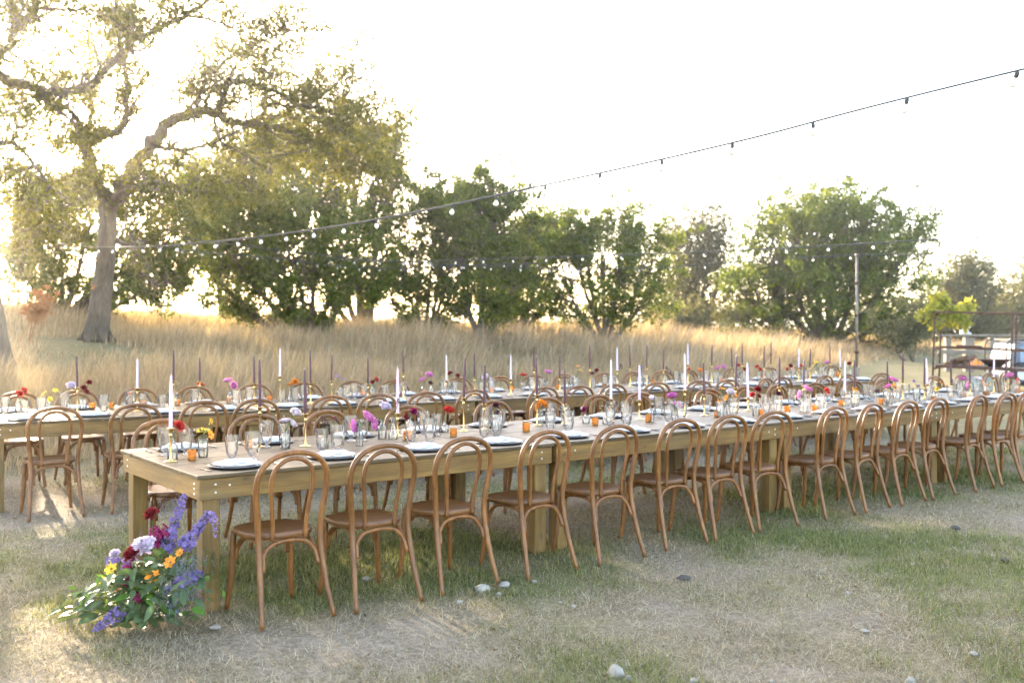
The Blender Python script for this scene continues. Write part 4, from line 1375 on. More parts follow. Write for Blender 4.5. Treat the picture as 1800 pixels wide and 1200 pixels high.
S = .95
for a in [
    (303, 808, 0, [(314, 749, 'carnation', 'red', 1.25)]),
    (357, 803, 1, [(360, 758, 'cosmos', 'yellow', 1.2), (370, 764, 'cosmos', 'orange', 1.0), (371, 745, 'berries', 'yellow', .7), (352, 756, 'cosmos', 'yellow', .9)]),
    (502, 788, 1, [(519, 726, 'rose', 'blush', 1.0), (501, 741, 'rose', 'lilac', .9), (514, 745, 'rose', 'blush', .8)]),
    (570, 788, 3, [(573, 748, 'berries', 'darkplum', .9), (589, 738, 'berries', 'wine', .6), (566, 738, 'berries', 'darkplum', .6)]),
    (632, 783, 4, [(626, 748, 'rose', 'magenta', 1.15), (645, 735, 'rose', 'pink', 1.25), (655, 745, 'rose', 'pink', 1.1)]),
    (672, 771, 0, [(677, 716, 'rose', 'lilac', 1.1)]),
    (691, 771, 2, [(700, 708, 'berries', 'darkplum', .7), (705, 695, 'berries', 'wine', .6)]),
    (720, 765, 0, [(727, 723, 'carnation', 'wine', 1.0), (716, 733, 'carnation', 'burgundy', 1.0)]),
    (782, 757, 3, [(789, 722, 'ranunculus', 'red', 1.2)]),
    (871, 756, 0, [(872, 712, 'carnation', 'darkplum', .9), (874, 724, 'carnation', 'darkplum', .8)]),
    (950, 746, 4, [(954, 711, 'ranunculus', 'orange', 1.25), (946, 715, 'ranunculus', 'orange', .9)]),
    (1030, 744, 3, [(1028, 719, 'carnation', 'wine', 1.0)]),
    (1066, 744, 2, [(1070, 720, 'berries', 'darkplum', .9), (1083, 714, 'berries', 'darkplum', .7)]),
    (1145, 741, 4, [(1146, 701, 'tulip', 'lilac', 1.0)]),
    (1187, 740, 3, [(1182, 697, 'rose', 'magenta', 1.1), (1190, 713, 'rose', 'pink', 1.1)]),
    (1266, 733, 2, [(1271, 683, 'cosmos', 'orange', 1.0), (1265, 706, 'cosmos', 'orange', .8)]),
    (1283, 731, 0, [(1284, 690, 'rose', 'blush', 1.0), (1277, 699, 'cosmos', 'orange', 1.0), (1292, 693, 'cosmos', 'orange', .9)]),
    (1329, 731, 0, [(1332, 684, 'carnation', 'burgundy', 1.15), (1323, 693, 'carnation', 'red', .9), (1334, 696, 'carnation', 'burgundy', .8)]),
    (1361, 726, 4, [(1368, 692, 'carnation', 'darkplum', 1.0)]),
    (1412, 724, 2, [(1419, 685, 'rose', 'pink', 1.2), (1407, 694, 'rose', 'pink', 1.05)]),
    (1448, 721, 0, [(1453, 687, 'carnation', 'red', 1.2)]),
    (1502, 715, 1, [(1503, 686, 'cosmos', 'orange', 1.1), (1510, 694, 'cosmos', 'orange', 1.0), (1497, 693, 'cosmos', 'yellow', 1.0)]),
    (1541, 708, 4, [(1541, 687, 'carnation', 'darkplum', .9)]),
    (1563, 711, 0, [(1570, 669, 'rose', 'magenta', 1.2), (1561, 680, 'rose', 'magenta', 1.0)]),
    (1576, 708, 1, [(1575, 683, 'cosmos', 'orange', 1.15), (1570, 677, 'cosmos', 'orange', 1.0), (1580, 688, 'cosmos', 'orange', .9)]),
    (1612, 704, 0, [(1607, 670, 'globe', 'purple', .9), (1614, 678, 'globe', 'purple', .9)]),
    (1650, 702, 3, [(1655, 673, 'cosmos', 'orange', 1.1), (1647, 684, 'cosmos', 'yellow', 1.0)]),
    (1693, 700, 0, [(1692, 667, 'rose', 'magenta', 1.2), (1697, 678, 'rose', 'pink', 1.1)]),
    (1717, 697, 2, [(1718, 667, 'rose', 'blush', 1.15)]),
    (1735, 695, 1, [(1733, 676, 'cosmos', 'orange', 1.0), (1740, 674, 'cosmos', 'yellow', 1.0), (1727, 672, 'cosmos', 'orange', .8)]),
    (1781, 691, 0, [(1776, 661, 'rose', 'pink', 1.2), (1787, 669, 'rose', 'red', 1.1)]),
]:
    vase(ROW1, 'front', *a)
for a in [
    (33, 724, 0, [(34, 692, 'carnation', 'red', 1.25), (42, 686, 'carnation', 'red', 1.1)]),
    (84, 714, 1, [(78, 691, 'cosmos', 'yellow', 1.1), (97, 686, 'cosmos', 'yellow', 1.0), (87, 701, 'cosmos', 'yellow', 1.0), (72, 699, 'cosmos', 'yellow', .9)]),
    (118, 712, 2, [(125, 679, 'rose', 'lilac', 1.2)]),
    (146, 716, 1, [(147, 682, 'carnation', 'burgundy', 1.15), (157, 672, 'carnation', 'burgundy', 1.0), (152, 688, 'carnation', 'burgundy', .9)]),
    (220, 711, 3, [(228, 692, 'cosmos', 'coral', 1.0)]),
    (350, 704, 4, [(352, 677, 'ranunculus', 'coral', 1.2)]),
    (404, 701, 0, [(401, 670, 'rose', 'pink', 1.15), (410, 678, 'rose', 'pink', 1.1)]),
    (511, 704, 2, [(511, 676, 'ranunculus', 'orange', 1.1), (519, 671, 'ranunculus', 'orange', 1.0)]),
    (598, 696, 0, [(592, 661, 'globe', 'purple', .9), (601, 666, 'globe', 'purple', 1.0)]),
    (655, 693, 0, [(661, 667, 'carnation', 'red', 1.1), (655, 671, 'carnation', 'burgundy', .9)]),
    (745, 688, 4, [(754, 660, 'rose', 'pink', 1.2), (743, 668, 'rose', 'pink', 1.1)]),
    (758, 688, 2, [(757, 672, 'carnation', 'darkplum', 1.0)]),
    (797, 690, 0, [(791, 656, 'carnation', 'burgundy', 1.1), (804, 660, 'carnation', 'burgundy', 1.0)]),
    (859, 687, 4, [(854, 664, 'rose', 'lilac', 1.2), (861, 669, 'rose', 'blush', 1.0)]),
    (919, 684, 4, [(920, 660, 'ranunculus', 'red', 1.2)]),
    (960, 679, 4, [(963, 655, 'rose', 'pink', 1.25)]),
    (1014, 679, 0, [(1016, 644, 'cosmos', 'orange', 1.2), (1023, 652, 'cosmos', 'orange', 1.0), (1019, 650, 'cosmos', 'yellow', .9)]),
    (1043, 679, 0, [(1049, 651, 'carnation', 'burgundy', 1.1), (1041, 656, 'carnation', 'burgundy', .9)]),
    (1085, 672, 2, [(1092, 648, 'berries', 'darkplum', 1.2)]),
    (1122, 672, 0, [(1128, 645, 'globe', 'purple', 1.1)]),
    (1140, 672, 3, [(1139, 661, 'cosmos', 'yellow', 1.1)]),
    (1170, 670, 2, [(1172, 652, 'berries', 'darkplum', 1.2), (1179, 657, 'berries', 'darkplum', 1.0)]),
    (1206, 669, 0, [(1210, 648, 'carnation', 'red', 1.1)]),
    (1230, 667, 4, [(1232, 652, 'ranunculus', 'orange', 1.3)]),
    (1265, 668, 0, [(1262, 648, 'rose', 'pink', 1.2), (1271, 645, 'rose', 'pink', 1.1)]),
    (1305, 667, 2, [(1298, 642, 'carnation', 'red', 1.1), (1308, 649, 'carnation', 'burgundy', 1.1)]),
    (1334, 664, 0, [(1331, 644, 'carnation', 'red', 1.1), (1336, 649, 'carnation', 'red', 1.0)]),
    (1369, 661, 4, [(1370, 640, 'globe', 'purple', 1.1)]),
    (1388, 662, 0, [(1390, 643, 'carnation', 'burgundy', 1.2), (1384, 648, 'carnation', 'red', 1.0)]),
    (1402, 659, 3, [(1407, 643, 'ranunculus', 'red', 1.1)]),
    (1437, 660, 1, [(1435, 637, 'cosmos', 'yellow', 1.4), (1444, 643, 'cosmos', 'yellow', 1.2), (1430, 642, 'cosmos', 'yellow', 1.1)]),
    (1458, 657, 0, [(1455, 638, 'rose', 'pink', 1.3)]),
    (1494, 653, 2, [(1493, 639, 'carnation', 'burgundy', 1.3)]),
]:
    vase(ROW2, 'back', *a)

# ---------------------------------------------------------------- floral arrangement on the grass at the table leg
def floret(b, M_, r, n=5, mi=0):
    q = MB()
    for k in range(n):
        petal_patch(q, k * 2 * math.pi / n, 1.05, .001, r, r * .95, .15, 0, .2, 1, 2)
    b.join(q, M_, mi)

def spike(a, e, colour, width, n, fr, bend=None):
    """a flower spike: florets wound round a stem from base a to tip e"""
    path = catmull([a, bend if bend is not None else a.lerp(e, .5), e], 8)
    b = MB()
    b.tube(path, [.004, .0015], 5, 1)
    for k in range(n):
        t = k / n
        i = min(len(path) - 2, int((.06 + .94 * t) * (len(path) - 1)))
        p = path[i].lerp(path[i + 1], random.random())
        ax = (path[i + 1] - path[i]).normalized()
        ang = k * 2.4
        o = ax.orthogonal().normalized()
        d = (Matrix.Rotation(ang, 3, ax) @ o)
        w = 1.3 * width * (1 - .62 * t ** 1.6) * random.uniform(.5, 1.3)
        d2 = (d + ax * .25 + Vector((random.gauss(0, .4), random.gauss(0, .4), random.gauss(0, .4)))).normalized()
        Mx = Matrix.Translation(p + d * w) @ d2.to_track_quat('Z', 'Y').to_matrix().to_4x4()
        floret(b, Mx, 1.15 * fr * (1 - .45 * t) * random.uniform(.55, 1.0))
    return b.mesh('flower_spike', [M['petal_' + colour], M['stem']], False)

def leaf_mesh(L_, W_, matl):
    b = MB()
    rows = 6
    vs = []
    for i in range(rows + 1):
        t = i / rows
        w = W_ * .5 * (math.sin(math.pi * t ** .8) ** .85 if 0 < t < 1 else 0.0)
        z = -.16 * L_ * t * t
        vs += [(-w, L_ * t, z + w * .28), (0, L_ * t, z), (w, L_ * t, z + w * .28)]
    fs = []
    for i in range(rows):
        a = i * 3
        fs += [(a, a + 1, a + 4, a + 3), (a + 1, a + 2, a + 5, a + 4)]
    b.add(vs, fs)
    return b.mesh('leaf', matl, True)

M['bouquet_leaf'] = leafy('eucalyptus_leaves', [(.050, .085, .034), (.085, .13, .055), (.125, .18, .085), (.19, .25, .14)], .25, 9, .45, .6)
M['bright_leaf'] = leafy('fresh_green_leaves', [(.05, .11, .018), (.09, .18, .03), (.14, .25, .05)], .35, 9, .45, .6)
M['grey_sprig'] = leafy('grey_lavender_sprigs', [(.13, .14, .19), (.20, .21, .28), (.28, .29, .36)], .25, 20, .7, .6)
def arrangement():
    Zc = 5.20
    base = P(262, 1062, 5.28)
    base.z = 0
    root = tag(empty('floral_arrangement', base), 'lush mixed floral arrangement with purple delphiniums on the grass at the table leg', 'flower arrangement')
    big, mid, brt = leaf_mesh(.115, .050, M['bouquet_leaf']), leaf_mesh(.095, .034, M['bouquet_leaf']), leaf_mesh(.07, .034, M['bright_leaf'])
    def at(px, py, dz=0.0):
        q = P(px, py, Zc + dz)
        return q - base
    core = Vector((0, .02, .05))
    b = MB()
    # stems running from the mossy core to each flower
    def stem_to(e):
        b.tube(catmull([core + Vector((random.gauss(0, .04), random.gauss(0, .04), 0)), core.lerp(e, .5) + Vector((0, 0, .03)), e], 4), .0028, 5)
    for sx, sy, ex, ey, bx, by, col, w, n, fr, dz in [
        (292, 968, 325, 868, 305, 925, 'violet', .021, 120, .017, .10), (318, 966, 366, 900, 345, 935, 'violet', .022, 120, .017, .06), (366, 900, 378, 945, 377, 915, 'purple', .014, 45, .011, .06),
        (278, 958, 272, 925, 275, 945, 'wine', .028, 60, .019, .12), (292, 940, 286, 925, 290, 935, 'wine', .018, 24, .017, .10),
        (222, 1005, 236, 955, 228, 985, 'purple', .022, 54, .017, .02), (200, 990, 190, 985, 195, 986, 'violet', .020, 24, .017, -.02),
        (212, 1024, 226, 992, 220, 1010, 'wine', .026, 52, .020, -.06), (238, 1055, 245, 1040, 241, 1048, 'wine', .016, 22, .014, -.12),
        (215, 1070, 165, 1108, 192, 1088, 'violet', .021, 60, .017, -.18), (335, 1020, 357, 1005, 345, 1012, 'violet', .020, 44, .015, -.05), (318, 1025, 330, 1010, 324, 1018, 'purple', .020, 34, .015, -.08), (300, 1040, 312, 1020, 306, 1030, 'violet', .018, 26, .014, -.10)]:
        a, e, m_ = at(sx, sy, dz), at(ex, ey, dz + random.uniform(-.02, .02)), at(bx, by, dz)
        stem_to(a)
        obj('flower_spike', spike(a, e, col, w, n, fr, m_), root)
    for px, py, dz, kind, col, s in [(268, 905, .10, 'carnation', 'burgundy', 1.35), (250, 962, -.02, 'carnation', 'lilac', 1.75), (234, 976, -.05, 'carnation', 'burgundy', 1.5), (262, 955, .03, 'carnation', 'lilac', 1.3), (203, 975, -.02, 'carnation', 'lilac', 1.0),
                                     (301, 989, -.10, 'cosmos', 'orange', 1.25), (269, 1013, -.14, 'cosmos', 'orange', 1.35), (197, 1000, -.05, 'cosmos', 'yellow', 1.2), (317, 972, -.06, 'cosmos', 'orange', .8), (180, 1020, -.08, 'cosmos', 'yellow', .7), (208, 1038, -.14, 'cosmos', 'orange', .6)]:
        e = at(px, py, dz)
        stem_to(e)
        d = Vector((random.gauss(0, .25), -.75, .6)) if kind == 'cosmos' else Vector((random.gauss(-.1, .25), -.45, .8))
        obj('bloom', bloom(kind, col), root, e, d.to_track_quat('Z', 'Y').to_euler(), s)
    obj('stems', b.mesh('bouquet_stems', M['stem'], True), root)['kind'] = 'stuff'
    # leaves
    spots = []
    for _ in range(290):
        px = random.gauss(248, 58)
        py = random.gauss(1036, 40)
        if px < 110 or px > 372 or py > 1108:
            continue
        top = 968 + abs(px - 275) * .5
        if py < top:
            py = top + random.random() * 40
        spots.append((px, min(py, 1100 - abs(px - 250) * .06), random.uniform(-.22, .12)))
    spots += [(265 + 9 * k, 985 - 7 * (k % 3), .0) for k in range(7)] + [(100 + 12 * k, 1072 + 6 * (k % 3), -.12) for k in range(7)] + [(300 + 8 * k, 1075 + 7 * (k % 3), -.2) for k in range(7)]
    for k, (px, py, dz) in enumerate(spots):
        e = at(px, py, dz)
        e.z = max(e.z, .03)
        d = (e - core)
        yaw = math.atan2(d.y - .10, d.x) - math.pi / 2 + random.gauss(0, .5)
        pit = R(random.gauss(6, 26)) + .35 * min(1, max(-.6, (e.z - .22) / .15))
        me_ = big if k % 3 == 0 else (mid if k % 3 == 1 or random.random() < .5 else brt)
        st = e - Vector((-math.sin(yaw) * math.cos(pit), math.cos(yaw) * math.cos(pit), math.sin(pit))) * .05
        st.z = max(st.z, .02)
        obj('leaf', me_, root, st, (pit, R(random.gauss(0, 28)), yaw), random.uniform(.75, 1.25))
    # airy grey sprigs
    for px, py, dz, n in [(320, 1000, -.10, 90), (300, 1040, -.16, 90), (335, 1035, -.12, 70), (310, 1065, -.18, 60), (345, 985, .02, 50), (140, 1062, -.12, 40), (165, 1045, -.10, 40), (255, 950, .12, 40), (345, 1062, -.05, 40), (375, 1010, .25, 60), (360, 985, .22, 50), (300, 878, .12, 26)]:
        q = MB()
        c = at(px, py, dz)
        for _ in range(n):
            e = c + Vector((random.gauss(0, .03), random.gauss(0, .03), random.gauss(0, .035)))
            e.z = max(e.z, .01)
            s = e - Vector((random.gauss(0, .012), random.gauss(0, .01), abs(random.gauss(.022, .01))))
            q.tube([s, e], [.0009, .0006], 3, cap=False)
            q.ball(e, .0028, 5, 3)
        if n == 26 or px in (375, 360):
            obj('sprig', q.mesh('sprig', M['bright_leaf'] if px != 300 else M['grey_sprig'], False), root)['kind'] = 'stuff'
        else:
            obj('sprig', q.mesh('sprig', M['grey_sprig'], False), root)['kind'] = 'stuff'
    # dark leafy heart of moss and stems that hides the holder
    q = MB()
    for _ in range(260):
        p = core + Vector((random.gauss(-.02, .11), random.gauss(.02, .09), abs(random.gauss(.06, .06))))
        d = Vector((random.gauss(0, 1), random.gauss(0, 1), random.gauss(.3, .6))).normalized()
        s = d.orthogonal().normalized() * .012
        q.add([p, p + d * .02 + s, p + d * .055, p + d * .02 - s], [(0, 1, 2, 3)])
    obj('greenery', q.mesh('greenery', M['bright_leaf'], False), root)['kind'] = 'stuff'
arrangement()

# ---------------------------------------------------------------- stones and clods on the lawn
def stone_mesh(seed, d, matl):
    random.seed(seed)
    b = MB()
    b.ball((0, 0, 0), .5, 12, 8)
    vs = []
    for p in b.v:
        v = Vector(p)
        f = 1 + .32 * noise.noise(v * 2.2 + Vector((seed, 0, 0))) + .14 * noise.noise(v * 6 + Vector((0, seed, 0)))
        q = v * f
        for a in range(3):                                    # flat broken faces
            nrm = Vector((math.cos(seed + a * 2.1), math.sin(seed * 1.7 + a * 2.1), .5 * math.cos(seed * 3 + a))).normalized()
            k = q.dot(nrm) - .36
            if k > 0:
                q -= nrm * k * .85
        vs.append((q.x * d[0], q.y * d[1], q.z * d[2]))
    b.v = vs
    return b.mesh('stone', matl, False)
for k, (px, py, w, h, lab) in enumerate([
    (848, 1035, .125, .075, 'large white limestone by a chair leg of the front row'), (886, 1028, .115, .050, 'flat pale limestone touching the larger white stone'), (645, 1017, .085, .04, 'pale stone under the second near chair of the front row'), (377, 1102, .075, .03, 'flat pale stone beside the floral arrangement'),
    (940, 1022, .05, .028, 'small white stone right of the paired limestones'), (808, 1058, .05, .028, 'small white stone left of the paired limestones'), (1083, 1184, .13, .085, 'chunky grey limestone at the bottom edge of the lawn'), (1105, 1192, .05, .035, 'small stone against the chunky limestone at the bottom'),
    (1219, 1196, .06, .03, 'flat pale stone at the bottom, right of the chunky limestone'), (985, 1058, .03, .018, 'tiny white stone on bare soil in mid lawn'), (1008, 1065, .035, .018, 'tiny pale stone beside bare soil patch'), (1490, 1041, .05, .022, 'flat cream stone in the green tufts'), (1600, 1196, .06, .04, 'white stone at the bottom edge toward the right'),
    (1712, 1148, .07, .025, 'flat beige stone at lower right lawn'), (1520, 1108, .06, .024, 'flat beige stone on the bare patch at lower right'), (1629, 952, .028, .016, 'tiny white stone far across the right lawn'), (517, 1096, .035, .02, 'small pale stone in the sunlit grass by the first chair'), (877, 1044, .045, .03, 'brownish stone below the paired limestones'), (1356, 1197, .03, .02, 'tiny pale stone on the bottom edge near the middle')]):
    p = on_plane(px, py, 0.0)
    tag(obj('stone', stone_mesh(k * 3.7 + 1, (w * .8, w * .6, h * .8), M['rock']), None, (p.x, p.y, gz(p.x, p.y) + h * .02), (0, 0, k * 1.3)), lab, 'stone', 'stones on the lawn')
for k, (px, py, w, lab) in enumerate([(1202, 1016, .09, 'black clod of soil on the lawn in front of the chairs'), (1767, 985, .08, 'dark clod of soil on the worn patch at far right'), (1680, 928, .09, 'dark brown clod in the grass beyond the chairs')]):
    p = on_plane(px, py, 0.0)
    tag(obj('clod', stone_mesh(k * 5.1 + 2, (w, w * .8, .03), M['clod']), None, (p.x, p.y, gz(p.x, p.y) + .006), (0, 0, k)), lab, 'clod', 'clods on the lawn')

# ---------------------------------------------------------------- string lights and pole
def bulb_glass():
    m, N, L, B = new_mat('faint_glow_bulb')
    B.inputs['Base Color'].default_value = (.16, .16, .155, 1)
    B.inputs['Roughness'].default_value = .08
    B.inputs['Transmission Weight'].default_value = 1.0
    B.inputs['IOR'].default_value = 1.4
    n = noise_node(N, L, 30, 2)
    B.inputs['Emission Color'].default_value = (1.0, .93, .80, 1)
    L.new(ramp(N, L, n, [(.3, (1.0, .90, .74)), (.7, (1.0, .96, .88))]), B.inputs['Emission Color'])
    B.inputs['Emission Strength'].default_value = .05  # weak emission added to keep the bulbs pale before dark trees
    m.cycles.emission_sampling = 'NONE'
    return m
M['bulb'] = bulb_glass()
mb = MB()
mb.lathe([(.0001, 0), (.008, -.002), (.010, -.010), (.017, -.024), (.022, -.040), (.021, -.054), (.014, -.064), (.0001, -.068)], 12)
BULB = mb.mesh('bulb', M['bulb'], True)
mb = MB()
mb.lathe([(.0001, .020), (.009, .020), (.014, .012), (.015, -.012), (.0125, -.018), (.0001, -.018)], 10)
SOCKET = mb.mesh('socket', M['socket'], True)
def light_string(pts, n, label, sag_bulbs=1.0, t0=0.0, scale=1.0):
    path = catmull(pts, 14)
    base = path[0]
    root = tag(empty('string_lights', base), label, 'string lights', 'bulb strings hung over the tables')
    b = MB()
    b.tube([p - base for p in path], [.0070, .0075, .0105, .0125, .0115, .011] if base.y < 5 else .0095, 5)
    obj('cord', b.mesh('cord', M['cord'], True), root)
    ln = np.cumsum([0] + [(path[i + 1] - path[i]).length for i in range(len(path) - 1)])
    for k in range(n):
        s = (k + .5) / n * ln[-1]
        i = min(len(path) - 2, int(np.searchsorted(ln, s) - 1))
        i = max(0, i)
        p = path[i].lerp(path[i + 1], (s - ln[i]) / max(1e-6, ln[i + 1] - ln[i]))
        q = p - base - Vector((0, 0, .024 * scale))
        if not (-60 < to_px(p) < 1860 and p.y > 3):
            continue
        rot = (R(random.gauss(0, 9)), R(random.gauss(0, 9)), random.random() * 6)
        so = obj('socket', SOCKET, root, q, rot, scale)
        obj('bulb', BULB, so, (0, 0, -.016))
L1 = [(3.1 - 12.7 * t, 6.5 + 14.5 * t) for t in (-.6, -.3, 0, .10, .20, .35, .5, .7, .88, 1.0)]
Lz = [3.9, 3.50, 3.18, 3.04, 2.945, 2.84, 2.82, 2.90, 3.08, 3.30]
light_string([(x, y, z) for (x, y), z in zip(L1, Lz)], 42, 'long black light string sloping down from the upper right corner to the oak', scale=1.05)
light_string([P(2100, 380, 10.5), P(1800, 408, 13), P(1590, 424, 15), P(1270, 441, 18.5), P(905, 454, 22), P(700, 459, 25), P(560, 455, 27)], 22, 'light string crossing the round juniper above the pole', scale=.95)
light_string([P(1960, 446, 16), P(1800, 452, 18), P(1505, 448, 21.6), P(1150, 470, 24), P(900, 470, 26), P(640, 455, 27), P(430, 432, 26), P(270, 411, 24), P(165, 392, 22.3)], 32, 'low light string dipping behind the back table from the pole to the oak trunk', scale=.95)
light_string([P(190, 398, 22.2), P(250, 422, 23), P(330, 440, 24), P(470, 452, 26), P(640, 470, 27.5), P(850, 465, 28), P(960, 462, 29)], 22, 'short light string hanging across the dark junipers', scale=.95)

p0 = P(1505, 690, 21.6)
p0.z = gz(p0.x, p0.y)
root = tag(empty('light_pole', p0), 'thin weathered metal pole holding light strings at the end of the back table', 'pole')
mb = MB()
mb.tube([(0, 0, -.1), (0.012, 0, 1.6), (.02, 0, P(1507, 447, 21.6).z - p0.z)], [.030, .028, .027], 12)
obj('shaft', mb.mesh('shaft', M['pole'], True), root)
mb = MB()
zt = P(1507, 447, 21.6).z - p0.z
mb.lathe([(.0001, zt + .02), (.03, zt + .015), (.042, zt), (.042, zt - .05), (.034, zt - .05)], 12, c=(.02, 0, 0))
obj('cap', mb.mesh('pole_cap', M['pole'], True), root)
mb = MB()
for z in (.95, 1.75, 2.45):
    mb.lathe([(.036, z - .03), (.045, z - .025), (.045, z + .025), (.036, z + .03)], 12, c=(.012, 0, 0))
obj('clamp', mb.mesh('pole_clamp', M['rust'], True), root)

# ---------------------------------------------------------------- rusted cooking frame, fire, fence and cart at the far right
FZ = 22.0
fr0 = P(1638, 690, FZ)
fr0.z = gz(fr0.x, fr0.y) - .12
ROLL = R(1.9)
root = tag(empty('cooking_frame', fr0), 'rusted square tube cooking frame with shelves and a grill fire', 'cooking frame')
root.rotation_euler = (0, ROLL, R(-30))
def local(px, py, dz=0.0):
    return root.matrix_basis.inverted() @ P(px, py, FZ + dz)
H_TOP = local(1700, 552).z
H_MID = local(1638, 613).z
H_SH = local(1638, 643).z
FW, FD = 3.0, .95
def beam(name, a, b_, w=.045, h=None):
    a, b_ = Vector(a), Vector(b_)
    d = b_ - a
    m = MB()
    m.box((0, 0, 0), (w, h or w, d.length), rot=d.to_track_quat('Z', 'Y').to_matrix(), bev=.004)
    obj(name, m.mesh('frame_' + name, M['rust']), root, (a + b_) / 2)
for x in (0, 1.54, FW):
    beam('post', (x, 0, -.1), (x, 0, H_TOP), .04)
    beam('post', (x + .02, FD, -.1), (x + .02, FD, H_TOP - .001), .04)
    beam('crossbar', (x, .03, H_TOP - .027), (x, FD - .03, H_TOP - .027), .045)
    beam('crossbar', (x, .03, H_MID), (x, FD - .03, H_MID), .035)
    beam('crossbar', (x, .03, H_SH - .06), (x, FD - .03, H_SH - .06), .04)
for y in (0, FD):
    beam('rail', (-.03, y, H_TOP + .03), (FW + .03, y, H_TOP + .03), .045)
    beam('rail', (.03, y - .001, H_MID + .04), (FW - .03, y - .001, H_MID + .04), .035)
    beam('rail', (.03, y, .28), (FW - .03, y, .28), .03)
m = MB()
m.box((0, 0, 0), (FW - .08, FD - .1, .06), bev=.006)
obj('shelf', m.mesh('frame_shelf', M['rust']), root, (FW / 2, FD / 2, H_SH))
m = MB()
m.box((0, 0, 0), (.50, .4, .03), bev=.004)
obj('grate', m.mesh('frame_grate', M['rust']), root, (.68, FD / 2, H_MID + .085))
root_m = Matrix.Translation(fr0) @ Matrix.Rotation(R(-30), 4, 'Z') @ Matrix.Rotation(ROLL, 4, 'Y')
def fw(x, y, z):
    return root_m @ Vector((x, y, z))
M['charlog'] = plain('charred_log', (.13, .075, .045), .9, 0, .5, 12)
for k, (x, y, a, t, lab) in enumerate([(.42, .40, 14, 10, 'charred log at the lower left of the grill fire'), (.52, .52, -8, 12, 'charred log at the back of the grill fire'), (.64, .42, 30, 4, 'short charred log in front of the flames'), (.60, .58, 65, 14, 'charred log leaning across the grill fire')]):
    m = MB()
    path = [Vector((-.28, 0, 0)), Vector((-.1, .01, .012)), Vector((.1, -.01, 0)), Vector((.27, 0, .01))]
    m.tube(path, [.055, .062, .058, .05], 9)
    tag(obj('firewood_log', m.mesh('firewood_log', M['charlog'], True), None, fw(x, y, H_SH + .09 + .045 * (k % 3)), (0, R(-t), R(a))), lab, 'log', 'firewood on the cooking frame')
def fire_mat():
    m_, N, L, B = new_mat('flame')
    n = noise_node(N, L, 9, 2)
    B.inputs['Base Color'].default_value = (.9, .4, .1, 1)
    L.new(ramp(N, L, n, [(.3, (1, .16, .02)), (.7, (1, .38, .07))]), B.inputs['Emission Color'])
    B.inputs['Emission Strength'].default_value = .10
    m_.cycles.emission_sampling = 'NONE'
    B.inputs['Alpha'].default_value = .75
    return m_
M['flame'] = fire_mat()
fo = empty('fire', fw(.78, .42, H_SH + .05))
tag(fo, 'small orange flames licking over logs on the cooking frame', 'fire')
for x, y, h, w in ((0, 0, .10, .028), (.06, .03, .15, .026), (.12, -.02, .09, .026), (-.05, .04, .07, .022), (.09, .06, .12, .022), (.17, .03, .07, .02)):
    m = MB()
    m.tube(catmull([(0, 0, 0), (.012, 0, h * .4), (-.01, .005, h * .75), (.008, 0, h)], 3), [w * .5, w, w * .55, .003], 7)
    obj('flame', m.mesh('flame', M['flame'], True), fo, (x, y, 0))
m = MB()
m.lathe([(.0001, .02), (.12, .02), (.30, .16), (.335, .175), (.335, .185), (.30, .175), (.12, .035), (.0001, .032)], 26)
bowl = tag(obj('fire_bowl', m.mesh('fire_bowl', M['rust'], True), None, fw(1.20, .45, H_SH + .012)), 'wide shallow rusted steel bowl on the cooking frame shelf', 'bowl')
M['enamel'] = plain('white_enamel', (.5, .49, .47), .4)
for k, (x, y, lab) in enumerate([(2.02, .38, 'white enamel pot at the right end of the cooking frame shelf'), (2.3, .5, 'white enamel pan beside the pot on the cooking frame')]):
    m = MB()
    m.lathe([(.0001, 0), (.085, 0), (.10, .02), (.10 + .05 * k, .14 - .05 * k), (.095 + .05 * k, .14 - .05 * k), (.088, .02), (.0001, .015)], 18)
    if k == 0:
        m.tube(catmull([(.095, 0, .06), (.15, 0, .07), (.15, 0, .11), (.098, 0, .12)], 3), .01, 6)
        m.lathe([(.0001, .175), (.012, .172), (.012, .155), (.09, .142), (.0001, .141)], 16)
    tag(obj('pot', m.mesh('pot', M['enamel'], True), None, fw(x, y, H_SH + .033)), lab, 'pot')
m = MB()
tub = MB()
tub.box((0, 0, .17), (.95, .5, .34), bev=.03)
M['tub'] = plain('grey_tub', (.36, .38, .38), .5)
M['dark'] = plain('dark_stand', (.04, .038, .035), .7)
tb_ = tag(empty('steel_tub', fw(.95, .62, H_SH - .50)), 'pale grey metal tub on a dark stand under the frame shelf', 'tub')
t2 = MB()
prof = [(-.47, -.25), (.47, -.25), (.47, .25), (-.47, .25)]
vs = [(x * s, y * s, z) for z, s in ((0, .84), (.30, 1), (.31, 1.03), (.31, .97), (.03, .80)) for x, y in prof]
fs = [(i * 4 + j, i * 4 + (j + 1) % 4, (i + 1) * 4 + (j + 1) % 4, (i + 1) * 4 + j) for i in range(4) for j in range(4)] + [(3, 2, 1, 0), (16, 17, 18, 19)]
t2.add(vs, fs)
obj('basin', t2.mesh('tub_basin', M['tub']), tb_)
t3 = MB()
t3.box((0, 0, -.03), (1.0, .42, .04), bev=.005)
for x in (-.42, .42):
    for y in (-.16, .16):
        t3.box((x, y, -.2), (.04, .04, .32))
obj('stand', t3.mesh('tub_stand', M['dark']), tb_)

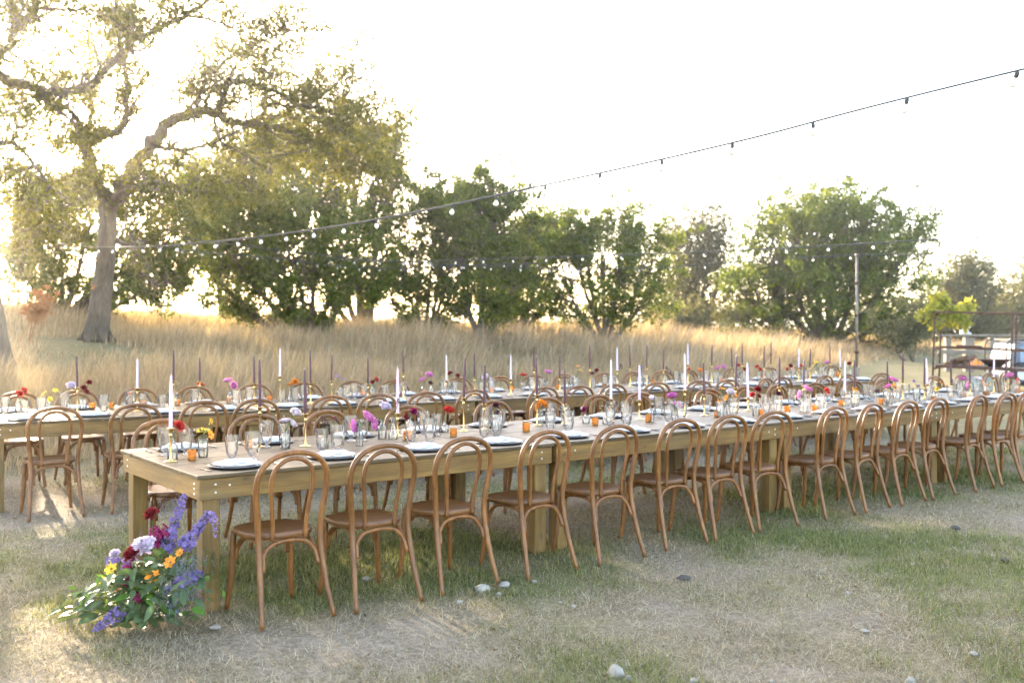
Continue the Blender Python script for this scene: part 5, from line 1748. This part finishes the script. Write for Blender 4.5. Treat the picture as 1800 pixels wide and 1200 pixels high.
# vine over the frame's corner
vr = tag(empty('leafy_vine', fw(.1, .3, H_TOP)), 'bright lime green leafy vine draped over the corner of the rusted frame', 'vine')
cen, rad_, cn_ = [], [], []
b = MB()
ctr = [(-.45, .0, .0), (-.3, .05, .02), (-.12, .1, .06), (.05, .15, .14), (.18, .2, .10), (.3, .2, .05), (.46, .3, .08), (.6, .4, .06), (.78, .5, .10), (.9, .5, .04), (-.05, 0, -.12), (.1, -.02, -.18), (-.18, 0, -.26), (.42, .1, -.08), (.25, .0, -.14), (.0, .2, .3), (.1, .3, .22), (.7, .3, -.06), (.55, .2, -.16), (.85, .5, .2)]
for c in ctr:
    b.tube([Vector((.1, .25, 0)) + Vector((random.gauss(0, .1), 0, 0)), Vector(c)], [.008, .003], 4)
V, Fc = leaf_cloud(np.array(ctr), np.full(len(ctr), .19), np.full(len(ctr), 70), .10, .2, .8, .4)
obj('tendrils', b.mesh('vine_tendrils', M['juniper_bark']), vr)
obj('foliage', big_mesh('vine_foliage', V, Fc, M['lime_leaf']), vr)

# wooden fence behind the frame
M['fencewood'] = wood('grey_fence_wood', (.10, .082, .066), (.17, .145, .12), (.25, .22, .185), .8, (8, 8, 1.2), 2.0)
M['fencerail'] = wood('grey_fence_rail', (.10, .082, .066), (.17, .145, .12), (.25, .22, .185), .8, (1.2, 8, 8), 2.0)
fe = P(1640, 640, 30.0)
fe.z = gz(fe.x, fe.y)
fr = tag(empty('wooden_fence', fe), 'grey weathered post and rail fence beyond the rusted frame', 'fence')
ztop = P(1700, 591, 30).z - fe.z
for px, dx in ((1666, 0), (1703, .11), (1747, .11), (1783, .08), (1840, .1)):
    x = P(px, 600, 30).x - fe.x
    m = MB()
    m.box((0, 0, ztop / 2 - .1), (.28 if dx else .16, .2, ztop + .15), bev=.012)
    obj('post', m.mesh('fence_post', M['fencewood']), fr, (x, .02, 0))
for z in (ztop + .03,):
    m = MB()
    m.box((0, 0, 0), (4.2, .26, .055), bev=.006)
    obj('rail', m.mesh('fence_rail', M['fencerail']), fr, (2.15, 0, z))
m = MB()
m.box((0, 0, 0), (4.1, .04, .12), bev=.006)
obj('rail', m.mesh('fence_rail', M['fencerail']), fr, (2.15, -.12, ztop * .55))
lamp = tag(empty('post_gauge', fe + Vector((P(1701, 590, 30).x - fe.x, 0, ztop + .06))), 'small white round gauge standing on the fence post', 'gauge')
m = MB()
m.lathe([(.0001, 0), (.10, 0), (.10, .05), (.03, .07), (.025, .16), (.0001, .16)], 14)
obj('foot', m.mesh('gauge_foot', M['enamel'], True), lamp)
m = MB()
m.lathe([(.0001, .05), (.11, .045), (.125, .02), (.125, -.03), (.0001, -.03)], 20)
obj('dial', m.mesh('gauge_dial', M['enamel'], True), lamp, (0, 0, .26), (R(90), 0, 0), .8)
m = MB()
m.box((0, 0, .07), (.17, .12, .14), bev=.015)
m.lathe([(.0001, .16), (.03, .155), (.03, .14)], 10)
tag(obj('junction_box', m.mesh('junction_box', M['enamel']), None, fe + Vector((P(1693, 590, 30).x - fe.x, 0, ztop + .058))), 'small white box beside the round gauge on the fence', 'box')

# utility cart behind the frame
cz = 26.0
co = P(1752, 640, cz)
co.z = gz(co.x, co.y)
ca = tag(empty('utility_cart', co), 'blue grey utility cart with hooped cab frame, half hidden by the rusted frame', 'cart')
M['cartpaint'] = plain('blue_grey_paint', (.10, .13, .18), .5, .1, .1, 5)
M['cartglass'] = plain('windscreen', (.22, .29, .40), .12, 0, .15, 3)
M['tyre'] = plain('tyre_rubber', (.025, .025, .025), .8)
hh = lambda py: P(0, py, cz).z - co.z
m = MB()
outl = [(.1, .25), (.1, hh(628)), (.22, hh(604)), (.55, hh(600)), (.95, hh(607)), (1.6, hh(618)), (1.75, hh(640)), (1.75, .3)]
vs = [(x, y, z) for y in (-.55, .55) for x, z in outl]
n_ = len(outl)
m.add(vs, [tuple(range(n_ - 1, -1, -1))[::-1], tuple(range(2 * n_ - 1, n_ - 1, -1))] + [(i, n_ + i, n_ + (i + 1) % n_, (i + 1) % n_) for i in range(n_)])
obj('body', m.mesh('cart_body', M['cartpaint']), ca)
m = MB()
m.box((0, 0, 0), (.85, .012, .40), bev=.004)
obj('windscreen', m.mesh('cart_windscreen', M['cartglass']), ca, (.75, -.562, hh(622)))
m = MB()
for y in (-.58, .58):
    m.tube(catmull([(-.03, y, .3), (-.03, y, hh(612)), (.03, y, hh(600)), (.12, y, hh(597)), (.4, y, hh(598))], 4), .022, 8)
obj('cab_hoop', m.mesh('cart_hoop', M['dark'], True), ca)
m = MB()
m.box((0, 0, 0), (.36, 1.0, .05), bev=.015)
obj('roof_rack', m.mesh('cart_rack', M['dark']), ca, (.34, 0, hh(597)))
for x in (.35, 1.4):
    for y in (-.6, .6):
        w_ = MB()
        w_.lathe([(.16, -.09), (.27, -.09), (.30, -.06), (.30, .06), (.27, .09), (.16, .09)], 22)
        wo = obj('wheel', w_.mesh('cart_tyre', M['tyre'], True), ca, (x, y, .30), (R(90), 0, 0))
        r_ = MB()
        r_.lathe([(.0001, .05), (.06, .06), (.15, .04), (.165, .085), (.165, -.085), (.0001, -.05)], 18)
        obj('rim', r_.mesh('cart_rim', M['enamel'], True), wo)

# far rail fence glimpsed between the trunks
fp = P(935, 566, 44)
fp.z = gz(fp.x, fp.y)
ff = tag(empty('rail_fence', fp), 'distant grey rail fence glimpsed between the juniper trunks', 'fence')
for k in range(6):
    m = MB()
    m.box((0, 0, .6), (.09, .09, 1.3), bev=.01)
    obj('post', m.mesh('rail_fence_post', M['fencewood']), ff, (k * .55 - .8, 0, 0))
for z in (.45, .8, 1.12):
    m = MB()
    m.box((0, 0, 0), (3.2, .04, .10), bev=.008)
    obj('rail', m.mesh('rail_fence_rail', M['fencerail']), ff, (.5, -.07, z))


# ---------------------------------------------------------------- haze volume added for the veil and glow toward the sun
m = bpy.data.materials.new('glow_haze')
m.use_nodes = True
N, L = m.node_tree.nodes, m.node_tree.links
N.remove(N['Principled BSDF'])
pv = N.new('ShaderNodeVolumePrincipled')
pv.inputs['Color'].default_value = (.94, .94, .93, 1)
pv.inputs['Density'].default_value = .0009
pv.inputs['Anisotropy'].default_value = .86
L.new(pv.outputs[0], N['Material Output'].inputs['Volume'])
mb = MB()
mb.box((0, 0, 0), (3200, 3600, 22))
hz = obj('haze', mb.mesh('haze', m), None, (0, 1400, 8.0))
hz['kind'] = 'stuff'

settle_labels()
